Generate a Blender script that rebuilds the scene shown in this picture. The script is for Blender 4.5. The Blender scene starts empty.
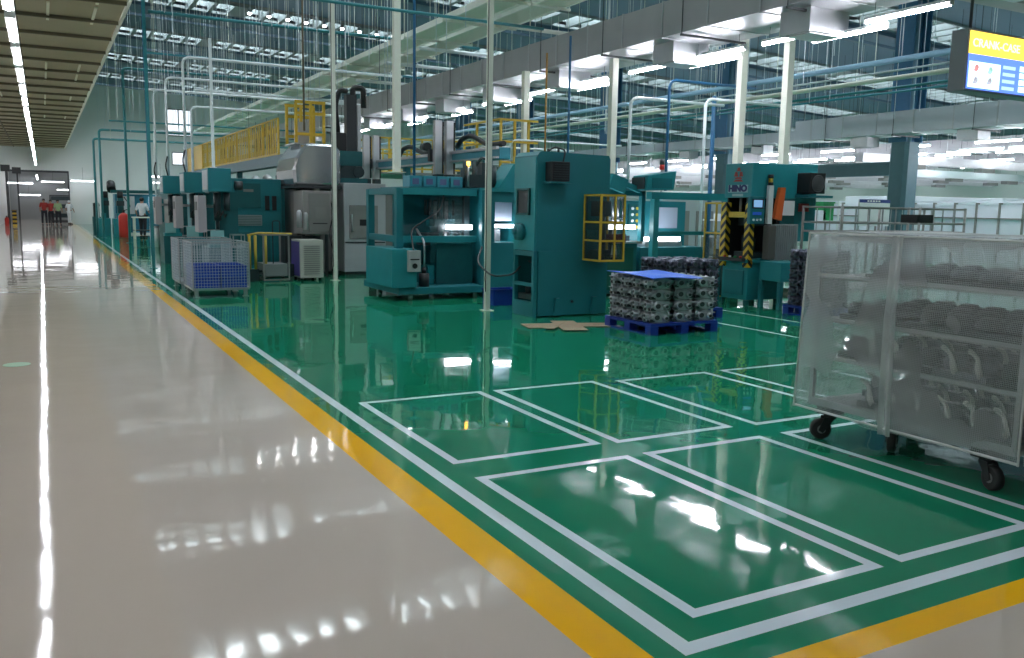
import bpy, bmesh, math, random
from mathutils import Vector, Matrix, noise
random.seed(7)
SC = bpy.context.scene
COL = SC.collection

# ------------------------------------------------------------------ materials
MATS = {}
def mat(name, col, rough=.5, metal=0., emit=None, es=0., var=0., vscale=6., bump=0., bscale=20., coat=0., spec=.5):
    if name in MATS: return MATS[name]
    m = bpy.data.materials.new(name); m.use_nodes = True
    nt = m.node_tree; b = nt.nodes['Principled BSDF']
    b.inputs['Base Color'].default_value = (*col, 1)
    b.inputs['Roughness'].default_value = rough
    b.inputs['Metallic'].default_value = metal
    b.inputs['Coat Weight'].default_value = coat
    b.inputs['Specular IOR Level'].default_value = spec
    if emit:
        b.inputs['Emission Color'].default_value = (*emit, 1)
        b.inputs['Emission Strength'].default_value = es
    if var or bump:
        tc = nt.nodes.new('ShaderNodeTexCoord')
        nz = nt.nodes.new('ShaderNodeTexNoise'); nz.inputs['Scale'].default_value = vscale
        nz.inputs['Detail'].default_value = 4
        nt.links.new(tc.outputs['Object'], nz.inputs['Vector'])
        if var:
            mx = nt.nodes.new('ShaderNodeMix'); mx.data_type = 'RGBA'
            mx.inputs['A'].default_value = (*[c*(1-var) for c in col], 1)
            mx.inputs['B'].default_value = (*[min(1, c*(1+var)) for c in col], 1)
            nt.links.new(nz.outputs['Fac'], mx.inputs['Factor'])
            nt.links.new(mx.outputs['Result'], b.inputs['Base Color'])
        if bump:
            n2 = nt.nodes.new('ShaderNodeTexNoise'); n2.inputs['Scale'].default_value = bscale
            n2.inputs['Detail'].default_value = 3
            nt.links.new(tc.outputs['Object'], n2.inputs['Vector'])
            bp = nt.nodes.new('ShaderNodeBump'); bp.inputs['Strength'].default_value = bump
            bp.inputs['Distance'].default_value = .05
            nt.links.new(n2.outputs['Fac'], bp.inputs['Height'])
            nt.links.new(bp.outputs['Normal'], b.inputs['Normal'])
    MATS[name] = m
    return m

def floor_mat(name, col, rough, bump, var, bscale=.9):
    m = mat(name, col, rough, var=var, vscale=1.3)
    nt = m.node_tree; b = nt.nodes['Principled BSDF']
    tc = nt.nodes.new('ShaderNodeTexCoord')
    n2 = nt.nodes.new('ShaderNodeTexNoise'); n2.inputs['Scale'].default_value = bscale; n2.inputs['Detail'].default_value = 2.5
    nt.links.new(tc.outputs['Object'], n2.inputs['Vector'])
    bp = nt.nodes.new('ShaderNodeBump'); bp.inputs['Strength'].default_value = bump; bp.inputs['Distance'].default_value = .01
    nt.links.new(n2.outputs['Fac'], bp.inputs['Height'])
    nt.links.new(bp.outputs['Normal'], b.inputs['Normal'])
    return m
M_BEIGE = floor_mat('beige epoxy', (.60, .515, .445), .05, .6, .04, 1.1)
M_GREEN = floor_mat('green epoxy', (.010, .225, .115), .04, .65, .06, 1.1)
M_YEL_L = floor_mat('yellow line paint', (1.0, .50, .006), .08, .8, .05)
M_WHT_L = floor_mat('white line paint', (.72, .82, .88), .10, .8, .08)
TEAL = mat('teal paint', (.014, .175, .205), .38, var=.15, vscale=2)
TEAL2 = mat('teal paint light', (.020, .25, .28), .35, var=.12, vscale=3)
TEALD = mat('dark teal paint', (.008, .105, .115), .45, var=.2)
BTEAL = mat('blue teal paint', (.04, .28, .36), .35, var=.1)
BLUEP = mat('blue pipe paint', (.02, .13, .28), .4)
BCOL = mat('blue column paint', (.04, .15, .27), .4, var=.12)
BGREY = mat('blue grey column cover', (.10, .19, .235), .5, var=.1)
GREYC = mat('grey cabinet paint', (.24, .235, .225), .45, var=.08)
SILV = mat('galvanised sheet', (.52, .53, .55), .34, .6, var=.12, vscale=3)
DUCTL = mat('pale duct sheet', (.55, .57, .62), .45, .35, var=.08, vscale=2)
DUCT = mat('duct sheet metal', (.42, .41, .43), .42, .55, var=.10, vscale=2)
STEEL = mat('steel', (.45, .46, .48), .35, .8)
WHITE = mat('white paint', (.80, .82, .83), .4)
CREAM = mat('cream pole paint', (.74, .76, .66), .45, var=.06)
WPIPE = mat('white pipe paint', (.75, .82, .84), .4)
TPIPE = mat('teal pipe paint', (.03, .22, .25), .4)
YEL = mat('yellow paint', (.62, .40, .03), .45, var=.1)
YELD = mat('yellow guard paint', (.60, .42, .05), .5)
BLACK = mat('black', (.012, .012, .014), .45)
RUBBER = mat('rubber', (.02, .02, .02), .7)
DARK = mat('dark steel', (.05, .055, .06), .4, .4)
DARKT = mat('dark tooling', (.03, .05, .055), .45, .3)
RED = mat('red paint', (.55, .03, .02), .4)
ORNG = mat('orange', (.75, .14, .03), .45)
BLUEPL = mat('blue plastic', (.008, .035, .30), .4, var=.1)
BLUESH = mat('blue sheet', (.04, .17, .85), .35)
PURP = mat('violet panel', (.10, .07, .30), .4)
CAST = mat('cast aluminium', (.20, .21, .235), .42, .55, var=.25, vscale=18)
CASTL = mat('cast aluminium light', (.40, .42, .45), .36, .35, var=.2, vscale=14)
MACH = mat('machined aluminium', (.75, .75, .74), .3, .6)
CARD = mat('cardboard', (.36, .27, .18), .8, var=.15)
WALLM = mat('white wall panel', (.70, .72, .71), .6, var=.04, vscale=.6)
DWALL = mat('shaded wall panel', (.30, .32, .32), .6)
SOFF = mat('soffit panel', (.34, .31, .19), .6, var=.12, vscale=.7)
PURL = mat('soffit purlin', (.13, .115, .07), .6)
ROOF = mat('blue grey roof sheet', (.085, .155, .225), .6, var=.15, vscale=.4)
RTRUSS = mat('blue roof truss', (.06, .115, .17), .5)
TUBE = mat('tube glow', (1, 1, 1), .4, emit=(.91, .92, 1.0), es=26.)
TUBEW = mat('aisle tube glow', (1, 1, 1), .4, emit=(.92, .94, 1.0), es=17.)
WORKL = mat('work light glow', (1, 1, 1), .4, emit=(.9, .93, 1.0), es=7.)
TUBEF = mat('far hall tube glow', (1, 1, 1), .4, emit=(.90, .93, 1.0), es=19.)
CROSSL = mat('far tube glow', (1, 1, 1), .4, emit=(.92, .94, 1.0), es=6.)
SKY = mat('skylight glow', (1, 1, 1), .4, emit=(.85, .95, 1.0), es=5.2)
CURB = mat('skylight baffle', (.20, .235, .24), .5)
LITW = mat('lit window', (1, 1, 1), .4, emit=(.85, .9, 1.0), es=.55)
SCREEN = mat('screen', (.02, .03, .06), .3, emit=(.15, .3, .5), es=.5)
SGY = mat('sign yellow', (.9, .66, .05), .4, emit=(1., .72, .08), es=.7)
SGB = mat('sign blue', (.08, .18, .75), .4, emit=(.10, .20, .80), es=.7)
SGW = mat('sign pale', (.7, .85, .95), .4, emit=(.60, .85, .95), es=.9)
SGT = mat('sign letters', (.8, .8, .7), .4, emit=(.75, .70, .45), es=.75)
NAVY = mat('navy', (.01, .015, .12), .4)
SKIN = mat('skin', (.35, .19, .12), .5)
HAIR = mat('hair', (.01, .008, .007), .6)
BOARD = mat('white board', (.80, .82, .90), .5)
GREENB = mat('green box paint', (.02, .30, .10), .4)
LAMP = mat('amber lamp', (.9, .4, .05), .4, emit=(1, .45, .05), es=4)
CLOTHW = mat('white cloth', (.65, .68, .72), .8)
TROU = mat('dark trousers', (.02, .022, .03), .8)
SHRED = mat('red shirt', (.35, .03, .025), .8)
SHGRN = mat('pale green shirt', (.35, .48, .25), .8)

# hazard stripes
def hazard():
    m = bpy.data.materials.new('hazard stripes'); m.use_nodes = True; nt = m.node_tree
    b = nt.nodes['Principled BSDF']; tc = nt.nodes.new('ShaderNodeTexCoord')
    sp = nt.nodes.new('ShaderNodeSeparateXYZ'); nt.links.new(tc.outputs['Object'], sp.inputs[0])
    def mth(op, a, bb):
        n = nt.nodes.new('ShaderNodeMath'); n.operation = op
        for i, v in enumerate((a, bb)):
            if isinstance(v, (int, float)): n.inputs[i].default_value = v
            else: nt.links.new(v, n.inputs[i])
        return n.outputs[0]
    s = mth('ADD', mth('ADD', sp.outputs[0], sp.outputs[1]), sp.outputs[2])
    f = mth('GREATER_THAN', mth('FRACT', mth('MULTIPLY', s, 6.5), 0), .5)
    mx = nt.nodes.new('ShaderNodeMix'); mx.data_type = 'RGBA'
    mx.inputs['A'].default_value = (.65, .42, .02, 1); mx.inputs['B'].default_value = (.012, .012, .012, 1)
    nt.links.new(f, mx.inputs['Factor']); nt.links.new(mx.outputs['Result'], b.inputs['Base Color'])
    b.inputs['Roughness'].default_value = .45
    return m
HAZ = hazard()

def netting(name, sx, sz, hole, col=(.62, .62, .62)):
    """translucent woven netting: fine grid of strands, film between them"""
    m = bpy.data.materials.new(name); m.use_nodes = True; nt = m.node_tree
    for n in list(nt.nodes): nt.nodes.remove(n)
    out = nt.nodes.new('ShaderNodeOutputMaterial'); tc = nt.nodes.new('ShaderNodeTexCoord')
    sp = nt.nodes.new('ShaderNodeSeparateXYZ'); nt.links.new(tc.outputs['Object'], sp.inputs[0])
    def mth(op, a, bb=0.):
        n = nt.nodes.new('ShaderNodeMath'); n.operation = op
        for i, v in enumerate((a, bb)):
            if isinstance(v, (int, float)): n.inputs[i].default_value = v
            else: nt.links.new(v, n.inputs[i])
        return n.outputs[0]
    a = mth('LESS_THAN', mth('FRACT', mth('MULTIPLY', mth('ADD', sp.outputs[0], sp.outputs[1]), 1/sx)), .28)
    c = mth('LESS_THAN', mth('FRACT', mth('MULTIPLY', sp.outputs[2], 1/sz)), .28)
    g = mth('MAXIMUM', a, c)
    nz = nt.nodes.new('ShaderNodeTexNoise'); nz.inputs['Scale'].default_value = 2.2
    nt.links.new(tc.outputs['Object'], nz.inputs['Vector'])
    film = mth('MULTIPLY', nz.outputs['Fac'], 2*hole)
    al = mth('MAXIMUM', mth('MULTIPLY', g, .46), film)
    tr = nt.nodes.new('ShaderNodeBsdfTransparent')
    df = nt.nodes.new('ShaderNodeBsdfDiffuse'); df.inputs[0].default_value = (*col, 1)
    tl = nt.nodes.new('ShaderNodeBsdfTranslucent'); tl.inputs[0].default_value = (*col, 1)
    ad = nt.nodes.new('ShaderNodeMixShader'); ad.inputs[0].default_value = .35
    gl = nt.nodes.new('ShaderNodeBsdfGlossy'); gl.inputs['Roughness'].default_value = .35; gl.inputs[0].default_value = (.8, .8, .8, 1)
    a2 = nt.nodes.new('ShaderNodeMixShader'); a2.inputs[0].default_value = .10
    nt.links.new(df.outputs[0], ad.inputs[1]); nt.links.new(tl.outputs[0], ad.inputs[2])
    nt.links.new(ad.outputs[0], a2.inputs[1]); nt.links.new(gl.outputs[0], a2.inputs[2])
    mx = nt.nodes.new('ShaderNodeMixShader'); nt.links.new(al, mx.inputs[0])
    nt.links.new(tr.outputs[0], mx.inputs[1]); nt.links.new(a2.outputs[0], mx.inputs[2])
    nt.links.new(mx.outputs[0], out.inputs[0])
    return m
NET = netting('translucent netting', .011, .011, .30, (.72, .73, .74))
NET2 = netting('doubled netting', .011, .011, .46, (.80, .81, .81))
FENCE_FILM = netting('yellow guard sheet', .5, .5, .11, (.72, .50, .10))
GLASS = netting('tinted guard pane', .5, .5, .30, (.05, .07, .07))

# ------------------------------------------------------------------ mesh builder
class MB:
    def __init__(s): s.bm = bmesh.new(); s.mi = 0
    def m(s, i): s.mi = i; return s
    def face(s, vs):
        f = s.bm.faces.new(vs); f.material_index = s.mi; return f
    def box(s, x0, x1, y0, y1, z0, z1, rot=None):
        c = Vector(((x0+x1)/2, (y0+y1)/2, (z0+z1)/2))
        P = [Vector((x, y, z)) for z in (z0, z1) for x, y in ((x0, y0), (x1, y0), (x1, y1), (x0, y1))]
        if rot is not None: P = [c + rot @ (p-c) for p in P]
        v = [s.bm.verts.new(p) for p in P]
        for q in ((3, 2, 1, 0), (4, 5, 6, 7), (0, 1, 5, 4), (1, 2, 6, 5), (2, 3, 7, 6), (3, 0, 4, 7)):
            s.face([v[i] for i in q])
        return s
    def sweep(s, pts, r, n=8, cap=True):
        pts = [Vector(p) for p in pts]; rings = []
        t0 = (pts[1]-pts[0]).normalized()
        up = Vector((0, 0, 1)) if abs(t0.z) < .9 else Vector((1, 0, 0))
        u = t0.cross(up).normalized()
        for i, p in enumerate(pts):
            if i == 0: t = t0
            elif i == len(pts)-1: t = (pts[i]-pts[i-1]).normalized()
            else: t = ((pts[i]-pts[i-1]).normalized() + (pts[i+1]-pts[i]).normalized()).normalized()
            u = (u - t*u.dot(t)).normalized(); w = t.cross(u)
            rr = r[i] if isinstance(r, (list, tuple)) else r
            rings.append([s.bm.verts.new(p + (u*math.cos(a)+w*math.sin(a))*rr) for a in [2*math.pi*k/n for k in range(n)]])
        for a, b in zip(rings, rings[1:]):
            for k in range(n):
                f = s.face([a[k], a[(k+1) % n], b[(k+1) % n], b[k]]); f.smooth = n > 6
        if cap:
            s.face(rings[0][::-1]); s.face(rings[-1])
        return s
    def cyl(s, p, q, r, n=12): return s.sweep([p, q], r, n)
    def pipe(s, pts, r, bend=.15, n=8):
        P = [Vector(p) for p in pts]; out = [P[0]]
        for a, b, c in zip(P, P[1:], P[2:]):
            d1 = (a-b); d2 = (c-b); k = min(bend, d1.length*.45, d2.length*.45)
            s1 = b + d1.normalized()*k; s2 = b + d2.normalized()*k
            for i in range(6):
                t = i/5; out.append(s1*(1-t)**2 + b*2*t*(1-t) + s2*t*t)
        out.append(P[-1]); return s.sweep(out, r, n)
    def prism(s, pts, axis, a, b):
        """pts 2-D outline in the two axes other than axis (in x,y,z order), extruded a..b"""
        def mk(p, t):
            if axis == 'x': return (t, p[0], p[1])
            if axis == 'y': return (p[0], t, p[1])
            return (p[0], p[1], t)
        A = [s.bm.verts.new(mk(p, a)) for p in pts]; B = [s.bm.verts.new(mk(p, b)) for p in pts]
        n = len(pts); s.face(A); s.face(B[::-1])
        for i in range(n): s.face([A[i], B[i], B[(i+1) % n], A[(i+1) % n]])
        return s
    def frame(s, x0, x1, y0, y1, z0, z1, t):
        """wire frame of square bars round a box"""
        for x in (x0, x1-t):
            for y in (y0, y1-t): s.box(x, x+t, y, y+t, z0, z1)
        for z in (z0, z1-t):
            for y in (y0, y1-t): s.box(x0+t, x1-t, y, y+t, z, z+t)
            for x in (x0, x1-t): s.box(x, x+t, y0+t, y1-t, z, z+t)
        return s
    def ball(s, c, r, sc=(1, 1, 1), u=12, v=8):
        g = bmesh.ops.create_uvsphere(s.bm, u_segments=u, v_segments=v, radius=r, matrix=Matrix.Translation(c) @ Matrix.Diagonal((*sc, 1)))
        for f in {f for w in g['verts'] for f in w.link_faces}: f.material_index = s.mi; f.smooth = True
        return s
    def build(s, name, mats, parent=None, bev=0, loc=None):
        me = bpy.data.meshes.new(name)
        base = Vector((0, 0, 0))
        if parent is not None:
            base = parent['_w'] if '_w' in parent else parent.location
            base = Vector(base)
        elif loc is not None: base = Vector(loc)
        bmesh.ops.recalc_face_normals(s.bm, faces=s.bm.faces)
        bmesh.ops.translate(s.bm, verts=s.bm.verts, vec=-base)
        s.bm.to_mesh(me); s.bm.free()
        for m_ in (mats if isinstance(mats, (list, tuple)) else [mats]): me.materials.append(m_)
        o = bpy.data.objects.new(name, me); COL.objects.link(o)
        if parent is not None:
            o.parent = parent; WL[o.name] = base
        else: o.location = base
        if bev:
            b = o.modifiers.new('bevel', 'BEVEL'); b.width = bev; b.segments = 2; b.limit_method = 'ANGLE'
        return o
WL = {}
_old_build = MB.build
def _build(s, name, mats, parent=None, bev=0, loc=None):
    me_base = None
    if parent is not None and parent.name in WL:      # sub-part: parent mesh sits at its thing's base
        me_base = WL[parent.name]
        me = bpy.data.meshes.new(name)
        bmesh.ops.recalc_face_normals(s.bm, faces=s.bm.faces)
        bmesh.ops.translate(s.bm, verts=s.bm.verts, vec=-Vector(me_base))
        s.bm.to_mesh(me); s.bm.free()
        for m_ in (mats if isinstance(mats, (list, tuple)) else [mats]): me.materials.append(m_)
        o = bpy.data.objects.new(name, me); COL.objects.link(o); o.parent = parent; WL[o.name] = me_base
        if bev:
            b = o.modifiers.new('bevel', 'BEVEL'); b.width = bev; b.segments = 2; b.limit_method = 'ANGLE'
        return o
    return _old_build(s, name, mats, parent, bev, loc)
MB.build = _build

def tag(o, label, cat, group=None, kind=None):
    o['label'] = label; o['category'] = cat
    if group: o['group'] = group
    if kind: o['kind'] = kind
    return o
def thing(name, loc, label, cat, group=None):
    o = bpy.data.objects.new(name, None); COL.objects.link(o); o.location = loc; o.empty_display_size = .1
    return tag(o, label, cat, group)
def struct(name, mb, mats, parent=None, bev=0):
    o = mb.build(name, mats, parent, bev)
    if parent is None: o['kind'] = 'structure'
    return o
KIDS = None
def copy_tree(o, parent=None):
    c = o.copy(); COL.objects.link(c)
    if parent is not None: c.parent = parent
    for ch in list(o.children): copy_tree(ch, c)
    return c
def dup(o, loc, label=None, rz=None, group=None):
    c = copy_tree(o); c.location = loc
    if label: c['label'] = label
    if group: c['group'] = group
    if rz is not None: c.rotation_euler.z = rz
    return c
def RX(a): return Matrix.Rotation(a, 3, 'X')
def RY(a): return Matrix.Rotation(a, 3, 'Y')
def RZ(a): return Matrix.Rotation(a, 3, 'Z')
def text_mesh(name, s, size, mat_, parent, M, base, bold=.0, depth=.004, sx=1.):
    cu = bpy.data.curves.new(name, 'FONT'); cu.body = s; cu.size = size; cu.extrude = depth; cu.offset = bold
    cu.align_x = 'CENTER'; cu.align_y = 'CENTER'
    t = bpy.data.objects.new(name+'_c', cu); COL.objects.link(t)
    bpy.context.view_layer.update()
    me = bpy.data.meshes.new_from_object(t.evaluated_get(bpy.context.evaluated_depsgraph_get()))
    bpy.data.objects.remove(t); me.transform(Matrix.Diagonal((sx, 1, 1, 1)))
    me.transform(Matrix.Translation(-Vector(base)) @ M)
    me.materials.clear(); me.materials.append(mat_)
    o = bpy.data.objects.new(name, me); COL.objects.link(o); o.parent = parent; WL[o.name] = Vector(base)
    return o
def face_negY(x, y, z):  # text standing upright, read from -Y
    return Matrix.Translation((x, y, z)) @ Matrix.Rotation(math.pi/2, 4, 'X')
def face_negX(x, y, z):
    return Matrix.Translation((x, y, z)) @ Matrix.Rotation(-math.pi/2, 4, 'Z') @ Matrix.Rotation(math.pi/2, 4, 'X')

# ------------------------------------------------------------------ camera
RM = ((0.88010434, 0.05144889, -0.4719845), (-0.47448733, 0.13023163, -0.87057538), (0.01667718, 0.99014783, 0.13902927))
cam = bpy.data.cameras.new('camera'); cam.sensor_width = 36; cam.lens = 862.34/1024*36; cam.clip_end = 300; cam.clip_start = .05
co = bpy.data.objects.new('camera', cam); COL.objects.link(co)
co.matrix_world = Matrix.Translation((0, 0, 1.6)) @ Matrix(RM).to_4x4()
SC.camera = co

# ------------------------------------------------------------------ setting
XW, YF, YB, XR = -2.35, -12., 67., 62.
def roof_z(x): return 9.75 - .05*x
# floor: one slab whose top is cut on the paint lines
def build_floor():
    rects = []  # (x0,x1,y0,y1,mat)
    G = (1.86, XR, 2.12, YB)
    def ma(x, y):
        if x > 1.66 and y > 1.98:
            if x < 1.86 or y < 2.125: return 2 if True else 0
        if x < 1.66 or y < 1.98: return 0
        w = .0375
        if abs(x-2.01) < w and y > 2.28: return 3
        if abs(y-2.31) < w and x > 2.01-w: return 3
        for (a, b, c, d) in BX:
            if a-.03 < x < b+.03 and c-.03 < y < d+.03 and not (a+.03 < x < b-.03 and c+.03 < y < d-.03): return 3
        for (a, b, c, d) in SEG:
            if a < x < b and c < y < d: return 3
        return 1
    BX = [(2.22, 3.28, 4.81, 6.64), (2.22, 3.28, 2.52, 4.45), (3.46, 4.45, 2.52, 4.45), (3.45, 4.45, 4.78, 6.62),
          (4.71, 5.75, 4.75, 6.55), (4.71, 5.75, 2.52, 4.45), (6.0, 7.05, 4.75, 6.56), (6.0, 7.05, 2.52, 4.45)]
    SEG = [(8.5, 8.56, 5., 9.6), (9.7, 9.76, 5., 10.9)]
    xs = {XW, 1.66, 1.86, 2.01-.0375, 2.01+.0375, XR}; ys = {YF, 1.98, 2.125, 2.31-.0375, 2.31+.0375, YB, 112.}
    for a, b, c, d in BX:
        xs |= {a-.03, a+.03, b-.03, b+.03}; ys |= {c-.03, c+.03, d-.03, d+.03}
    for a, b, c, d in SEG: xs |= {a, b}; ys |= {c, d}
    xs = sorted(xs); ys = sorted(ys)
    mb = MB(); V = {}
    def gv(i, j):
        if (i, j) not in V: V[(i, j)] = mb.bm.verts.new((xs[i], ys[j], 0))
        return V[(i, j)]
    for i in range(len(xs)-1):
        for j in range(len(ys)-1):
            x = (xs[i]+xs[i+1])/2; y = (ys[j]+ys[j+1])/2
            mb.mi = ma(x, y) if y < YB else 0
            mb.face([gv(i, j), gv(i+1, j), gv(i+1, j+1), gv(i, j+1)])
    mb.mi = 0; mb.box(XW, XR, YF, 112, -.2, -.01)
    struct('floor', mb, [M_BEIGE, M_GREEN, M_YEL_L, M_WHT_L])
build_floor()

ROWS = [5.4, 13.4, 21.4, 29.4, 37.4, 45.4, 53.4, 61.4]
SKL = 1.9
# main roof: sloped deck strips between the skylight rows
def build_roof():
    mb = MB()
    def strip(y0, y1):
        A = [(1.6, y0), (XR, y0), (XR, y1), (1.6, y1)]
        lo = [mb.bm.verts.new((x, y, roof_z(x))) for x, y in A]; hi = [mb.bm.verts.new((x, y, roof_z(x)+.12)) for x, y in A]
        mb.face(lo); mb.face(hi[::-1])
        for i in range(4): mb.face([lo[i], hi[i], hi[(i+1) % 4], lo[(i+1) % 4]])
    y = YF
    for r in ROWS:
        strip(y, r-SKL/2); y = r+SKL/2
    strip(y, YB)
    struct('ceiling', mb, ROOF)
build_roof()
for k, r in enumerate(ROWS):          # skylight rows: glowing sheet above a baffle grid
    mb = MB()
    v = [mb.bm.verts.new((x, y, roof_z(x)+.56)) for x, y in ((1.7, r-SKL/2), (XR, r-SKL/2), (XR, r+SKL/2), (1.7, r+SKL/2))]
    mb.face(v[::-1])
    w = struct('window_%d' % (k+1), mb, SKY)
    mb = MB(); x = 2.0; n = 0
    while x < XR-1:
        z = roof_z(x)
        wdt = .16 if n % 6 else .75
        mb.box(x, x+wdt, r-SKL/2, r+SKL/2, z-.10, z+.52)
        x += .75 if n % 6 else 1.35; n += 1
    for yy in (r-SKL/2-.05, r+SKL/2):
        q = [mb.bm.verts.new(p) for p in ((1.7, yy, roof_z(1.7)-.10), (XR, yy, roof_z(XR)-.10), (XR, yy, roof_z(XR)+.56), (1.7, yy, roof_z(1.7)+.56))]
        q2 = [mb.bm.verts.new(p) for p in ((1.7, yy+.05, roof_z(1.7)-.10), (XR, yy+.05, roof_z(XR)-.10), (XR, yy+.05, roof_z(XR)+.56), (1.7, yy+.05, roof_z(1.7)+.56))]
        mb.face(q); mb.face(q2[::-1])
        for i in range(4): mb.face([q[i], q2[i], q2[(i+1) % 4], q[(i+1) % 4]])
    struct('window_frame', mb, CURB, w)
# roof trusses along X next to the skylights (deep blue girders)
n = 1
for r in ROWS[1:]:
    for dy, dep in ((1.5, .55),):
        mb = MB(); y = r + dy
        if y > YB-.6: continue
        for t in range(2):
            z = 0 if t else -dep
            a = [mb.bm.verts.new((x, yy, roof_z(x)+z-(.12 if t else 0)-.01)) for x, yy in ((1.7, y), (XR-.1, y), (XR-.1, y+.22), (1.7, y+.22))]
            b = [mb.bm.verts.new((x, yy, roof_z(x)+z-(0 if t else -.10)-.01)) for x, yy in ((1.7, y), (XR-.1, y), (XR-.1, y+.22), (1.7, y+.22))]
            mb.face(a); mb.face(b[::-1])
            for i in range(4): mb.face([a[i], b[i], b[(i+1) % 4], a[(i+1) % 4]])
        struct('trim_%d' % n, mb, RTRUSS); n += 1
# soffit over the aisle
SX, SZ = 1.50, 5.1
struct('ceiling_aisle', MB().box(XW, SX, YF, YB, SZ, SZ+.15), SOFF)
mb = MB(); y = 3.6
while y < YB-1:
    mb.box(XW, SX, y, y+.06, SZ-.07, SZ-.005); y += 1.95
for x in (-1.5,): mb.box(x, x+.05, YF+.1, YB-.1, SZ-.05, SZ-.004)
struct('trim_%d' % n, mb, PURL); n += 1
mb = MB()
for (x, ys) in ((.25, (10.2, 12.1, 14.1, 16., 18., 25.7, 27.7, 33.5, 35.5, 41)), (1.02, (10.2, 12.1, 16., 18., 25.7, 27.7, 33.5, 41)), (-1.05, (14., 16., 25.7, 33.5))):
    for y in ys: mb.box(x, x+.05, y, y+1.7, SZ-.03, SZ-.004)
struct('trim_%d' % n, mb, mat('pale strip', (.75, .78, .62), .5)); n += 1
struct('trim_%d' % n, MB().box(SX, SX+.06, YF, YB, SZ-.05, SZ+.25), CREAM); n += 1
# walls
struct('wall_upper_left', MB().box(SX-.1, SX, YF, YB, SZ+.16, roof_z(SX)), WALLM)
mb = MB().box(XW-.2, XW, YF, 112, 0, SZ+.15)
struct('wall_left', mb, WALLM)
mb = MB()
mb.box(1.70, XR, YB, YB+.2, 0, SZ); mb.box(SX, XR, YB, YB+.2, SZ, 10.2)
mb.box(XW, 1.70, YB, YB+.2, 3.5, SZ+.16)
x = 2.3
while x < 40:
    mb.box(x, x+.05, YB-.02, YB, 0, 9.); x += 1.1
struct('wall_back', mb, WALLM)
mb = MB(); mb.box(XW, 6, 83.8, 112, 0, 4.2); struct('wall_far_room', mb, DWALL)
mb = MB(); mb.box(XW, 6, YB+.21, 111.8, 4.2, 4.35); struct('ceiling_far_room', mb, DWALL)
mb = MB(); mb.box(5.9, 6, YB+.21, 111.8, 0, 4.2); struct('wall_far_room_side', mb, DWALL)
struct('wall_right', MB().box(XR, XR+.2, YF, YB, 0, 7.4), WALLM)
mb = MB().box(XW, XR, YF-.2, YF, 0, 10.2); struct('wall_front', mb, WALLM)
# doorway frame and far lit window
mb = MB(); mb.box(-2.0, -1.9, YB-.06, YB, 0, 3.55); mb.box(1.62, 1.7, YB-.06, YB, 0, 3.55); mb.box(-2.0, 1.7, YB-.06, YB, 3.45, 3.58)
struct('door_1', mb, DARK)
mb = MB().box(-1.55, -.6, 90.66, 90.78, .1, 1.7); w = struct('window_9', mb, LITW)
mb = MB(); mb.frame(-1.62, -.53, 90.6, 90.78, .03, 1.77, .07); mb.box(-1.1, -1.05, 90.6, 90.66, .1, 1.7); mb.box(-2.35, -.45, 90.8, 90.9, 0, 4.2); struct('window_frame', mb, WHITE, w)
mb = MB(); mb.box(8.1, 9.7, YB-.06, YB-.03, 6.35, 8.1); w = struct('window_10', mb, LITW)
mb = MB(); mb.frame(8.02, 9.78, YB-.10, YB-.0, 6.27, 8.18, .08); mb.box(8.85, 8.9, YB-.1, YB-.06, 6.35, 8.1); struct('window_frame', mb, GREYC, w)
mb = MB(); mb.box(8.4, 9.5, YB-.06, YB-.03, 4.3, 5.1); w = struct('window_11', mb, LITW)
mb = MB(); mb.frame(8.34, 9.56, YB-.10, YB-.0, 4.24, 5.16, .06); struct('window_frame', mb, GREYC, w)

# ------------------------------------------------------------------ columns
cols = [(18.2, 'nearest blue roof column with a grey-blue cover round its foot'), (26.2, 'second blue roof column, behind the press with the red emblem'),
        (34.2, 'third blue roof column, above the large teal cabinet'), (42.4, 'fourth blue roof column, far behind the yellow rails'), (50.4, 'most distant blue roof column')]
for i, (y, l) in enumerate(cols):
    t = thing('roof_column', (23.6, y, 0), l, 'column', 'blue roof columns')
    zt = roof_z(23.6)-.02
    mb = MB()
    for a, b in ((-.38, -.34), (.34, .38)): mb.box(23.6+a, 23.6+b, y-.32, y+.32, 3.8, zt)
    mb.box(23.6-.34, 23.6+.34, y-.05, y+.05, 3.8, zt)
    mb.build('shaft', BCOL, t)
    mb = MB(); mb.cyl((23.45, y-.2, 3.8), (23.45, y-.2, zt), .10, 12); mb.build('downpipe', mat('pale blue pipe', (.16, .28, .36), .35), t)
    mb = MB(); s = .33
    mb.prism([(23.6-s, y-s+.1), (23.6-s+.1, y-s), (23.6+s-.1, y-s), (23.6+s, y-s+.1), (23.6+s, y+s-.1), (23.6+s-.1, y+s), (23.6-s+.1, y+s), (23.6-s, y+s-.1)], 'z', 0, 3.8)
    mb.build('foot_cover', BGREY, t)
mb = MB(); mb.box(23.45, 23.6, 18.56, 25.8, 2.82, 3.2); mb.box(23.40, 23.65, 18.56, 25.8, 3.18, 3.23); mb.box(23.40, 23.65, 18.56, 25.8, 2.8, 2.84)
tag(mb.build('steel_beam', BGREY), 'grey-blue horizontal beam running to the nearest roof column', 'beam')

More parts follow.
